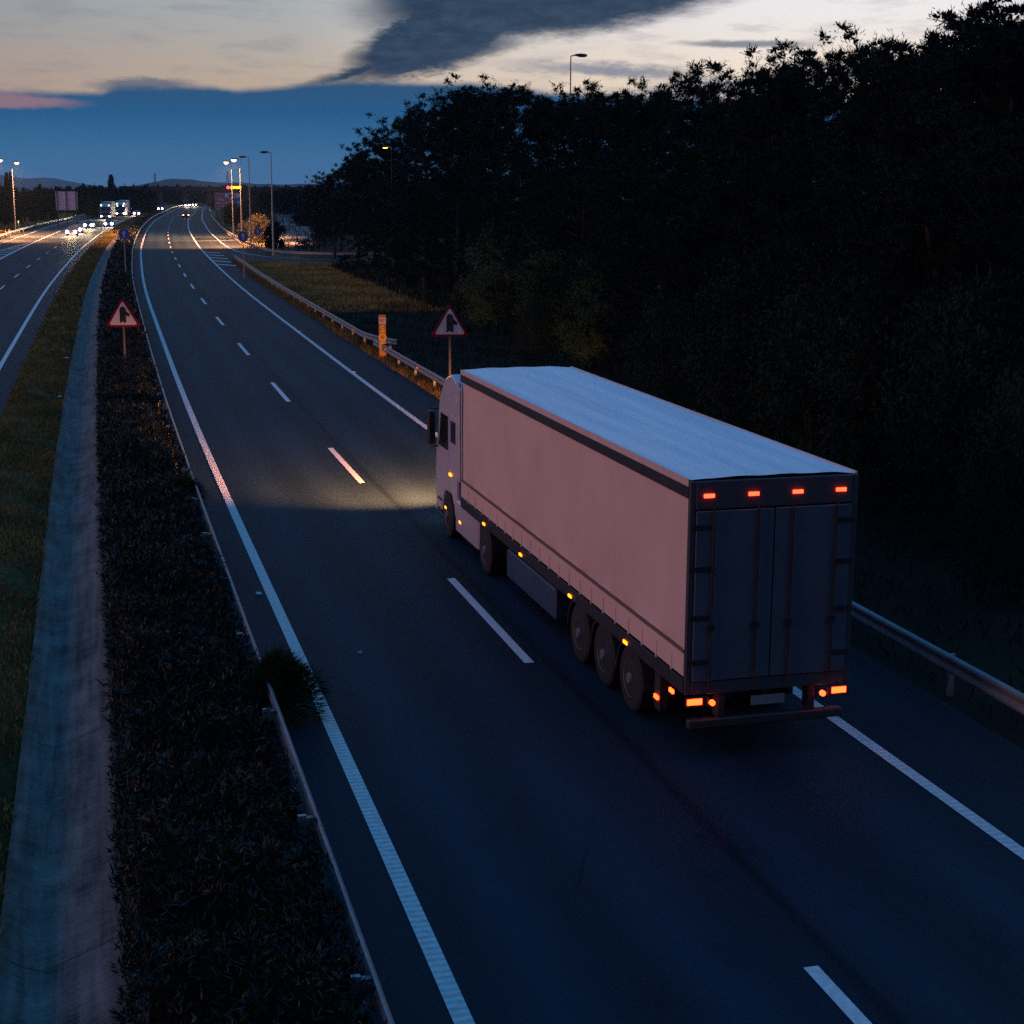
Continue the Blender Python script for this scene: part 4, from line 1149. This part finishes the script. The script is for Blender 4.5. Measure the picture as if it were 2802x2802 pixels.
def make_truck(kind):
    """lorry with its rear at y = 0 and its nose towards +y"""
    root = empty('articulated_truck')
    hero = kind == 'hero'
    Lt, hw_, zt_, zb_ = 13.62, 1.275, 4.10, 1.20
    M_CUR = mat('beige_curtain', (.70, .50, .44), .55, var=.10, scale=.5) if hero else mat('pale_curtain', (.36, .35, .34), .6, var=.1, scale=.5)
    M_RF = mat('roof_tarpaulin', (.80, .84, .86), .5, col2=(.56, .66, .74), scale=.55, stretch=(4.5, .22, 1))
    M_CAB = mat('lilac_grey_cab', (.50, .47, .53), .35, var=.1, coat=.3) if hero else mat('white_cab', (.34, .34, .36), .35, var=.05)
    M_DOOR = mat('rear_door_paint', (.085, .10, .13), .5, var=.2, scale=1.2)
    M_BX = mat('trailer_chassis', (.02, .022, .03), .6, var=.3)
    M_RAIL = mat('top_rail', (.66, .50, .46), .5, var=.1)
    body = MB().box(-hw_ + .09, hw_ - .09, .06, Lt - .03, zb_, zt_ - .12).build('trailer_body', M_BX, root)
    for sgn, nm in ((-1, 'side_curtain'), (1, 'side_curtain')):
        b = sgn * (hw_ - .012)
        V, F = curtain_mesh(b, .12, Lt - .12, 1.66, zt_ - .27, sgn)
        o = mesh_np(nm, V, F, M_CUR, root, smooth=True)
        st_ = MB()
        st_.box(min(b - .012, b + .012), max(b - .012, b + .012), .06, Lt, 1.26, 1.60, .004)
        if hero:
            for k in range(21):
                a = .5 + k * .62
                st_.box(min(b, b + sgn * .022), max(b, b + sgn * .022), a, a + .05, 1.23, 1.50)
        st_.build('lower_panel', M_CUR, root)
        MB().box(min(b, b + sgn * .02), max(b, b + sgn * .02), .06, Lt, 1.605, 1.655).build('rub_strip', mat('brown_strip', (.16, .10, .09), .6), root)
        MB().box(min(b, b + sgn * .022), max(b, b + sgn * .022), .04, Lt + .01, zt_ - .265, zt_ - .10).build('drip_rail', M_BX, root)
        MB().box(min(b - .02, b + sgn * .018), max(b - .02, b + sgn * .018), .04, Lt, zt_ - .098, zt_ + .01).build('top_rail', M_RAIL, root)
        MB().box(min(b - .03, b + sgn * .01), max(b - .03, b + sgn * .01), .02, Lt, 1.02, 1.235, .004).build('chassis_rail', M_BX, root)
        if hero:
            for a in (.04, Lt - .10):
                MB().box(min(b - .01, b + sgn * .014), max(b - .01, b + sgn * .014), a, a + .08, 1.66, zt_ - .268).build('pillar', M_RAIL, root)
    # roof with cross bows
    V = []; F = []; nx, ny = 15, 90
    for i in range(ny + 1):
        for k in range(nx + 1):
            x = -hw_ + .02 + (2 * hw_ - .04) * k / nx; y = .03 + (Lt - .04) * i / ny
            e = 1 - (2 * k / nx - 1) ** 4
            V.append((x, y, zt_ - .010 + .035 * e + .012 * abs(math.sin(y * math.pi / .68)) * -e + .006 * math.sin(x * 9 + y)))
    for i in range(ny):
        for k in range(nx):
            q = i * (nx + 1) + k; F.append((q, q + 1, q + nx + 2, q + nx + 1))
    mesh_np('roof', V, F, M_RF, root, smooth=True)
    MB().box(-hw_ + .035, hw_ - .035, .07, Lt - .06, zt_ - .11, zt_ - .05).build('roof_frame', M_BX, root)
    # rear
    fr = MB(); fr.box(-hw_, -hw_ + .09, -.02, .05, 1.0, zt_ - .02, .01); fr.box(hw_ - .09, hw_, -.02, .05, 1.0, zt_ - .02, .01)
    fr.box(-hw_ + .09, hw_ - .09, -.03, .05, zt_ - .42, zt_ - .02, .01); fr.box(-hw_ + .09, hw_ - .09, -.03, .05, 1.0, 1.18, .01)
    fr.build('rear_frame', mat('rear_frame_dark', (.05, .05, .06), .5), root)
    for sgn in (-1, 1):
        x0, x1 = (-1.18, -.01) if sgn < 0 else (.01, 1.18)
        d = MB().box(x0, x1, -.045, .0, 1.20, zt_ - .44, .008).build('rear_door', M_DOOR, root)
        bars = MB()
        for xx in (x0 + .25, x1 - .25):
            bars = MB().tube([(xx, -.075, 1.12), (xx, -.075, zt_ - .36)], .017, 8).box(xx - .05, xx + .05, -.09, -.045, 1.95, 2.03)
            bars.build('lock_bar', M_DARKM, d)
        for z in (1.45, 2.1, 2.8, 3.4):
            hg = MB()
            xx = x0 if sgn < 0 else x1
            hg.box(min(xx - sgn * .22, xx + sgn * .05), max(xx - sgn * .22, xx + sgn * .05), -.06, -.046, z, z + .07)
            hg.build('hinge', M_DARKM, d)
    MB().box(-1.2, 1.2, -.02, .10, .48, .62, .02).build('underrun_bar', mat('bumper_grey', (.03, .03, .03), .6), root)
    MB().box(-.75, -.65, .0, .2, .62, 1.02).build('bumper_bracket', M_BX, root); MB().box(.65, .75, .0, .2, .62, 1.02).build('bumper_bracket', M_BX, root)
    MB().box(-.26, .26, -.03, -.021, .78, .92).build('number_plate', mat('plate_white', (.22, .22, .21), .5), root)
    for sgn in (-1, 1):
        lp = MB().box(sgn * 1.10 - .17, sgn * 1.10 + .17, -.06, -.01, .82, .98, .01).build('tail_lamp_cluster', M_DARKM, root)
        MB().box(sgn * 1.12 - .13, sgn * 1.12 + .09, -.075, -.055, .87, .955).build('tail_lamp', M_TAIL, lp)
        MB().cyl('y', (sgn * .86, .87), .04, -.06, -.01, 14).build('tail_lamp', M_TAIL, root)
        bq = sgn * (hw_ + .002)
        for a, z in (((.45, .93), (1.06, .64)) if sgn < 0 else ((.45, .93),)):
            MB().box(min(bq, bq + sgn * .03), max(bq, bq + sgn * .03), a - .07, a + .07, z - .028, z + .028).build('outline_lamp', M_TAIL, root)
        MB().box(min(bq - sgn * .12, bq), max(bq - sgn * .12, bq), .95, 1.18, .45, 1.03).build('mudguard_bracket', M_BX, root)
    for x in (-1.0, -.335, .335, 1.0):
        MB().box(x - .075, x + .075, -.05, -.025, zt_ - .25, zt_ - .20).build('roof_lamp', M_TOPL, root)
    # side marker lamps
    for sgn in (-1, 1):
        bq = sgn * (hw_ + .012)
        for a in (2.45, 5.36, 8.57, 11.46):
            MB().box(min(bq, bq + sgn * .025), max(bq, bq + sgn * .025), a - .08, a + .08, 1.055, 1.105).build('marker_lamp', M_AMBER, root)
    # running gear
    MB().box(-.55, -.40, .3, 12.4, .78, 1.02).box(.40, .55, .3, 12.4, .78, 1.02).build('frame_rail', M_BX, root)
    for a in (2.35, 3.66, 4.97):
        MB().tube([(-1.0, a, .52), (1.0, a, .52)], .07, 10).build('axle', M_BX, root)
        for sgn in (-1, 1):
            wheel(root, sgn * 1.06, a, .52, .38, sgn)
            MB().prism([(a + .66 * math.cos(t), .52 + .60 * math.sin(t)) for t in [math.pi * k / 10 for k in range(11)]] + [(a + .62 * math.cos(t), .52 + .57 * math.sin(t)) for t in [math.pi * k / 10 for k in range(10, -1, -1)]],
                       'x', min(sgn * .85, sgn * 1.26), max(sgn * .85, sgn * 1.26)).build('mudguard', M_BX, root)
    bx = mat('pallet_box_blue', (.035, .07, .13), .5, var=.2)
    for sgn in (-1, 1):
        MB().box(min(sgn * .85, sgn * 1.22), max(sgn * .85, sgn * 1.22), 6.5, 9.9, .32, .90, .03).build('pallet_box', bx, root)
        MB().box(min(sgn * .55, sgn * .70), max(sgn * .55, sgn * .70), 10.35, 10.5, .12, 1.02).build('landing_leg', M_BX, root)
    # tractor
    MB().box(-.45, -.30, 10.2, 16.0, .62, .92).box(.30, .45, 10.2, 16.0, .62, .92).build('tractor_frame', M_BX, root)
    for sgn in (-1, 1):
        wheel(root, sgn * 1.02, 11.45, .52, .52, sgn); wheel(root, sgn * 1.08, 15.15, .52, .32, sgn)
        fz = MB().box(min(sgn * .95, sgn * 1.24), max(sgn * .95, sgn * 1.24), 12.25, 14.35, .30, 1.05, .05).build('side_fairing', M_CAB, root)
    prof = [(14.28, .95), (14.28, 2.9), (14.30, 3.72), (14.8, 3.86), (15.4, 3.72), (15.95, 3.30), (16.10, 3.05), (16.46, 1.85), (16.50, 1.2), (16.48, .38), (15.80, .36), (15.74, .8), (15.5, 1.05), (14.8, 1.05), (14.56, .8), (14.5, .6), (14.32, .6)]
    cb = MB().prism(prof, 'x', -1.22, 1.22).build('cab', M_CAB, root, bevel=.05)
    MB().add([(-1.05, 16.135, 3.0), (1.05, 16.135, 3.0), (1.12, 16.46, 1.9), (-1.12, 16.46, 1.9), (-1.05, 16.125, 3.0), (1.05, 16.125, 3.0), (1.12, 16.44, 1.9), (-1.12, 16.44, 1.9)],
             [(0, 1, 2, 3), (4, 7, 6, 5), (0, 4, 5, 1), (2, 6, 7, 3), (1, 5, 6, 2), (0, 3, 7, 4)]).build('windscreen', M_GLASS, cb)
    for sgn in (-1, 1):
        x0, x1 = min(sgn * 1.2, sgn * 1.235), max(sgn * 1.2, sgn * 1.235)
        d = MB().prism([(15.0, 1.1), (15.0, 2.95), (15.95, 2.95), (16.25, 1.95), (16.25, 1.1), (15.7, 1.12)], 'x', min(sgn * 1.205, sgn * 1.228), max(sgn * 1.205, sgn * 1.228)).build('cab_door', M_CAB, cb)
        MB().prism([(15.1, 2.05), (15.1, 2.85), (15.85, 2.85), (16.1, 2.05)], 'x', x0, x1).build('side_window', M_GLASS, d)
        MB().prism([(14.4, 2.3), (14.4, 2.8), (14.85, 2.8), (14.85, 2.3)], 'x', x0, x1).build('sleeper_window', M_GLASS, cb)
        MB().box(min(sgn * 1.30, sgn * 1.48), max(sgn * 1.30, sgn * 1.48), 16.12, 16.28, 2.05, 2.85, .03).tube([(sgn * 1.2, 16.15, 2.9), (sgn * 1.4, 16.2, 2.9)], .02, 6).tube([(sgn * 1.2, 16.15, 2.0), (sgn * 1.4, 16.2, 2.0)], .02, 6).build('mirror', M_DARKM, cb)
        MB().box(min(sgn * 1.0, sgn * 1.225), max(sgn * 1.0, sgn * 1.225), 15.78, 16.3, .42, .52).box(min(sgn * 1.0, sgn * 1.23), max(sgn * 1.0, sgn * 1.23), 15.8, 16.25, .72, .78).build('step', M_DARKM, cb)
        MB().prism([(14.30, 1.5), (14.30, 3.75), (13.95, 3.6), (13.95, 1.5)], 'x', min(sgn * 1.19, sgn * 1.22), max(sgn * 1.19, sgn * 1.22)).build('air_deflector', M_CAB, cb)
        bq = sgn * 1.245
        for a, z in ((14.9, 1.52), (15.35, .66), (13.9, .60)):
            MB().box(min(sgn * 1.2, bq), max(sgn * 1.2, bq), a - .09, a + .09, z - .03, z + .03).build('marker_lamp', M_AMBER, root)
        MB().box(sgn * .95 - .2, sgn * .95 + .2, 16.46, 16.53, .62, .84, .02).build('headlight', M_HEADW if not hero else M_HEADT, cb)
        if not hero:
            MB().cyl('y', (sgn * .92, 3.35), .10, 15.95, 16.1, 12).build('roof_spotlight', M_CABW, cb)
    MB().box(-.85, .85, 16.49, 16.52, .95, 1.7).build('grille', M_DARKM, cb)
    MB().box(-1.1, 1.1, 16.50, 16.56, .40, .60, .02).build('bumper', M_DARKM, cb)
    return root

ts, to = 11.22, 2.12
truck = make_truck('hero')
truck.location = P(ts, to); truck.rotation_euler = (0, 0, -(head(ts) - .0049))
tag(truck, 'big articulated lorry with beige curtain trailer and pale blue roof driving away', 'truck')
for x in (-.95, .95):
    b_ = spot(truck, (x, 16.62, .80), (x * 1.2 - 1.2, 26.0, -.60), 30000, (1.0, .34, .11), 100, 1.0, .1)
    b_.scale = (1.0, .22, 1.0)

far_truck = make_truck('far')
def put_far(root, px, py, z, Y, label, cat, group, swap=False):
    """vehicles of the far carriageway come towards the camera"""
    c = sight(px, py, Y)
    k = (CAM_H - z) / (CAM_H - c.z) if False else 1
    # heading of the road there
    i = int(np.argmin((AY - Y) ** 2)); h = TH[i]
    root.location = (c.x, c.y, 0); root.rotation_euler = (0, 0, -h + math.pi if not swap else -h)
    return tag(root, label, cat, group)
# a truck's origin is its rear, 16.5 m behind the nose
def put_truck(root, px, Y, label):
    c = sight(px, 585, Y); i = int(np.argmin((AY - Y) ** 2)); h = TH[i] + .02
    root.location = (c.x + 16.5 * math.sin(h), c.y + 16.5 * math.cos(h), 0); root.rotation_euler = (0, 0, -h + math.pi)
    tag(root, label, 'truck', 'oncoming trucks')
put_truck(far_truck, 288, 385, 'oncoming white truck with two roof spotlights, the nearer of the two far trucks')
far_truck2 = copy_tree(far_truck)
put_truck(far_truck2, 330, 425, 'oncoming dark nosed truck with four lamps, the farther of the two far trucks')
for x in (-.75, .75):
    MB().cyl('y', (x, 2.75), .10, 16.30, 16.42, 12).build('roof_spotlight', M_CABW, far_truck2)
MB().box(1.24, 1.30, 13.0, 13.5, .95, 1.35).build('side_lamp', M_ORL, far_truck)
MB().box(-1.15, -.8, 16.58, 16.63, .55, .95).build('orange_lamp', M_ORL, far_truck2)

def make_car(paint_m, lights='front'):
    root = empty('passenger_car')
    low = [(-2.1, .28), (-2.16, .55), (-2.1, .85), (-1.5, .95), (-1.2, .98), (.75, .96), (1.9, .80), (2.12, .62), (2.15, .30), (1.75, .24), (-1.7, .24)]
    MB().prism(low, 'x', -.86, .86).build('body', paint_m, root, bevel=.06)
    cabn = [(-1.85, .93), (-1.35, 1.36), (-.4, 1.46), (.25, 1.42), (1.15, .93)]
    MB().loft([[(x * (1 - .22 * (z - .93) / .5), y, z) for y, z in cabn] for x in (-.80, .80)]).build('cabin', M_GLASS, root)
    MB().box(-.58, .58, -1.25, .18, 1.44, 1.475, .01).build('roof', paint_m, root)
    for sx in (-1, 1):
        for y in (-1.32, 1.35):
            wheel(root, sx * .76, y, .32, .2, sx)
        MB().box(sx * .98 - .1, sx * .98 + .1, .72, .84, .95, 1.08, .02).build('mirror', paint_m, root)
        if lights == 'front':
            MB().cyl('y', (sx * .62, .66), .25, 2.08, 2.2, 14).build('headlight', M_HEADW, root)
        else:
            MB().box(sx * .66 - .15, sx * .66 + .15, -2.21, -2.12, .70, .86, .02).build('tail_light', mat('car_tail_red', (.6, .02, .02), .3, emit=((1, .10, .06), 60.0)), root)
    MB().box(-.26, .26, 2.14, 2.17, .38, .49).build('number_plate', M_WHITE, root)
    return root
M_CARP = mat('grey_car_paint', (.06, .06, .07), .3, .4, coat=.5)
car = make_car(M_CARP)
first = True
OC = [(196, 259, 'nearest oncoming car, alone with two blinding white headlights'), (210, 273, 'oncoming car close behind the nearest one, one lamp showing above it'), (243, 303, 'oncoming car with two headlights, second pair from the left'),
      (299, 316, 'oncoming car right in front of the nearer far truck'), (376, 436, 'oncoming car alone just right of the far trucks'),
      (441, 530, 'oncoming car with a single violet glare at the end of the lit guardrail'), (515, 625, 'distant oncoming car with a violet glare, left of a far pair'), (535, 640, 'distant oncoming car, right of a far pair, above the red tail lights')]
for px, Y, lab in OC:
    c = car if first else copy_tree(car)
    first = False
    i = int(np.argmin((AY - Y) ** 2)); h = TH[i] + .03
    v = sight(px, 600, Y)
    c.location = (v.x, v.y, 0.0); c.rotation_euler = (0, 0, -h + math.pi)
    tag(c, lab, 'car', 'oncoming cars with headlights on')
    if Y < 480:
        spot(c, (0, 2.35, .68), (1.6, 30.0, .0), 7000, (1.0, .80, .42), 74, 1.0, .3)
spot(far_truck, (0, 16.7, .8), (1.6, 50.0, .2), 9000, (1.0, .80, .42), 74, 1.0, .3)
rc = make_car(mat('dark_car_paint', (.03, .03, .035), .3, .3, coat=.5), 'rear')
v = sight(509, 590, 408); rc.location = (v.x, v.y, 0); i = int(np.argmin((AY - 408) ** 2)); rc.rotation_euler = (0, 0, -TH[i])
tag(rc, 'dark car driving away in the near carriageway with red tail lights', 'car')

# ------------------------------------------------------------------ distant bridge, pylons
br = empty('road_bridge', (sight(640, 515, 640).x, 640, 0)); tag(br, 'low dark road bridge crossing the motorway in the distance', 'bridge')
X0, X1 = sight(330, 515, 640).x - br.location.x, sight(1150, 515, 640).x - br.location.x
M_CONC = mat('bridge_concrete', (.025, .025, .025), .9, var=.3, scale=.3)
zt1 = sight(640, 511, 640).z; zb1 = sight(640, 523, 640).z
MB().box(X0, X1, 0, 9, zb1, zt1 - .5).build('deck', M_CONC, br)
MB().box(X0, X1, -.1, .2, zt1 - .5, zt1).build('parapet', M_CONC, br)
for px in (430, 500, 566, 700, 800):
    x = sight(px, 515, 640).x - br.location.x
    MB().box(x - .6, x + .6, 2, 7, -.7, zb1).build('pier', M_CONC, br)
def far_woods(name, pts, Y, dep, n, lab, L=2.2):
    rg = np.random.default_rng(int(Y))
    xs = [p[0] for p in pts]; px = rg.uniform(xs[0], xs[-1], n); py = np.interp(px, xs, [p[1] for p in pts])
    yy = Y + rg.uniform(0, dep, n)
    top = np.array([sight(a, b, Y).z for a, b in zip(px, py)]) + 1.0 * np.sin(px * .21) + .7 * np.sin(px * .57 + 1) + rg.normal(0, .4, n)
    C = np.array([tuple(sight(a, 520, b)) for a, b in zip(px, yy)]); C[:, 2] = -.5 + (top - L * .7) * rg.random(n) ** .6
    D = rg.normal(0, .6, (n, 3)); D[:, 2] = np.abs(D[:, 2]) + .3
    V, F = blades(C, D, rg.uniform(L * .6, L * 1.2, n), np.full(n, L * .55), rg)
    return tag(mesh_np(name, V, F, M_DARKW), lab, 'woods', kind='stuff')
far_woods('far_woods', [(170, 516), (260, 513), (330, 514), (430, 512), (560, 514), (700, 514), (950, 512)], 720, 130, 26000, 'dark band of far off woods behind the distant bridge')
far_woods('far_woods', [(-60, 520), (60, 522), (160, 520), (260, 524), (420, 526)], 450, 60, 14000, 'dark scrub wood beyond the far carriageway', 1.6)

def pylon(px, ptop, Y, lab):
    c = sight(px, ptop, Y); r_ = empty('power_pylon', (c.x, c.y, 0)); tag(r_, lab, 'pylon', 'power pylons on the horizon')
    H = c.z; w = H * .07; t = MB()
    for sx in (-1, 1):
        for sy in (-1, 1):
            t.tube([(sx * w, sy * w, -.5), (sx * w * .25, sy * w * .25, H)], .22, 4)
    for k in range(10):
        z0_, z1_ = H * k / 10, H * (k + 1) / 10
        a, b = w * (1 - .75 * k / 10), w * (1 - .75 * (k + 1) / 10)
        t.tube([(-a, -a, z0_), (b, -b, z1_)], .12, 4); t.tube([(a, -a, z0_), (-b, -b, z1_)], .12, 4)
    t.build('lattice', M_DARKM, r_)
    for z in (.78, .88, .97):
        MB().box(-w * 1.6, w * 1.6, -.15, .15, H * z - .2, H * z + .2).build('crossarm', M_DARKM, r_)
pylon(423, 474, 2300, 'lattice power pylon left of the distant hill top')
pylon(622, 470, 2500, 'faint lattice power pylon just left of the glowing lamps')
pylon(366, 501, 2800, 'tiny lattice power pylon between the poplar and the hill')

# ------------------------------------------------------------------ trees beyond the far carriageway and in the distance
cyp = make_cypress(5, 9.0, 1.0)
def pl(o, px, ptop, Y, wpx, base_w, base_h, label, cat, group=None, z=-.1):
    v = sight(px, ptop, Y)
    o.location = (v.x, Y, z); hs = (v.z - z) / base_h; ws = wpx / FPX * Y / base_w
    o.scale = (ws, ws, hs); o.rotation_euler = (0, 0, px * .37)
    return tag(o, label, cat, group)
G = 'trees beyond the far carriageway'
pl(cyp, 17, 474, 330, 14, 1.9, 9.0, 'tall dark cypress at the left edge, left one of two spires', 'cypress', G)
pl(copy_tree(cyp), 27, 473, 326, 11, 1.9, 9.0, 'tall dark cypress at the left edge, right one of two spires', 'cypress', G)
pl(copy_tree(cyp), 63, 514, 340, 7, 1.9, 9.0, 'small dark cypress spire right of the full street lamp pole', 'cypress', G)
pop = copy_tree(cyp); pop.name = 'poplar_tree'
pl(pop, 303, 479, 700, 16, 1.9, 9.0, 'lone slim poplar standing high on the flat horizon', 'poplar', 'lone trees on the horizon')
fb = make_bush(91, 5.0, 2.6, M_DARKW, 60, 90, 'round_tree', .45, .2)
pl(fb, 113, 510, 350, 30, 5.2, 5.0, 'round dark tree left of the sign board seen from behind', 'tree', G)
for px, pt, Y, w, lab in ((10, 515, 320, 40, 'broad dark tree under the two cypress spires'), (45, 525, 330, 30, 'dark tree between the cypresses and the round tree'), (85, 538, 345, 34, 'low dark tree under the left hills'),
                          (142, 521, 355, 26, 'dark square topped tree just left of the sign board'), (-30, 500, 320, 50, 'broad dark tree cut by the left edge'), (225, 521, 420, 40, 'dark tree right of the sign board'),
                          (262, 512, 470, 40, 'dark tree above the second pair of headlights'), (305, 512, 480, 40, 'broad dark tree under the lone poplar'), (350, 513, 500, 44, 'dark tree above the far trucks'),
                          (395, 512, 540, 40, 'dark tree left of the distant bridge end'), (250, 540, 400, 36, 'low dark thicket above the oncoming cars'), (330, 545, 470, 36, 'low dark thicket behind the far trucks'), (380, 540, 520, 30, 'low dark thicket left of the bridge piers')):
    pl(copy_tree(fb), px, pt, Y, w, 5.2, 5.0, lab, 'tree', G)
palm = copy_tree(fb); palm.name = 'small_tree'
pl(palm, 229, 503, 600, 13, 5.2, 5.0, 'small ball shaped tree standing out on the horizon right of the sign board', 'tree', 'lone trees on the horizon', z=3.0)
G2 = 'bushes beyond the slip road'
M_RUST = leafmat('rust_bush_leaves', (.016, .014, .005), (.030, .021, .008), .5)
rb_ = make_bush(93, 5.0, 2.6, M_RUST, 60, 110, 'round_bush', .3, .12)
pl(rb_, 710, 590, 232, 60, 5.2, 5.0, 'rust brown bush behind the blue arrow signs, lit by the lamps', 'bush', G2)
for px, pt, Y, w, lab, rusty in ((668, 607, 262, 40, 'rust brown bush left of the lamp poles foot', True), (752, 612, 205, 56, 'dark round bush right of the tallest unlit lamp pole', False), (640, 560, 330, 60, 'dark bush below the services sign', False),
                                 (700, 540, 420, 80, 'dark thicket right of the services sign', False), (780, 520, 470, 90, 'dark thicket on the horizon left of the pine wood', False), (860, 512, 380, 90, 'dark thicket touching the left edge of the pine wood', False),
                                 (905, 560, 260, 90, 'grey green thicket under the left end of the pine wood', False), (840, 575, 330, 70, 'low grey thicket beside the pale cleared ground', False), (745, 555, 520, 60, 'low thicket above the pale cleared ground', False),
                                 (835, 655, 210, 50, 'pale dry shrub at the foot of the cleared ground', True), (600, 553, 560, 50, 'dark thicket left of the services sign, by the road bend', False), (690, 520, 620, 90, 'far dark thicket right of the message sign', False)):
    o = copy_tree(fb if not rusty else rb_); o.name = 'round_bush'
    pl(o, px, pt, Y, w, 5.2, 5.0, lab, 'bush', G2)

# ------------------------------------------------------------------ the bridge the photograph is taken from
vb = empty('viewing_bridge', (0, 0, 0)); tag(vb, 'road bridge under the photographer, out of view', 'bridge')
MB().box(-60, 60, -12, -.9, 5.4, 6.3).build('deck', M_CONC, vb)
MB().box(-60, 60, -.9, -.6, 5.5, 7.2).build('parapet', M_CONC, vb)

# ------------------------------------------------------------------ haze
hz = MB().box(-6500, 6500, -250, 9800, -2.0, 95).build('haze', mat('haze_air', (1, 1, 1)))
hm = hz.data.materials[0]; ht = hm.node_tree; ht.nodes.clear()
pv = ht.nodes.new('ShaderNodeVolumePrincipled'); pv.inputs['Color'].default_value = (.45, .74, 1.0, 1); pv.inputs['Density'].default_value = .00007; pv.inputs['Anisotropy'].default_value = .2
oo = ht.nodes.new('ShaderNodeOutputMaterial'); ht.links.new(pv.outputs[0], oo.inputs['Volume'])
tag(hz, 'thin bluish evening air', kind='stuff')
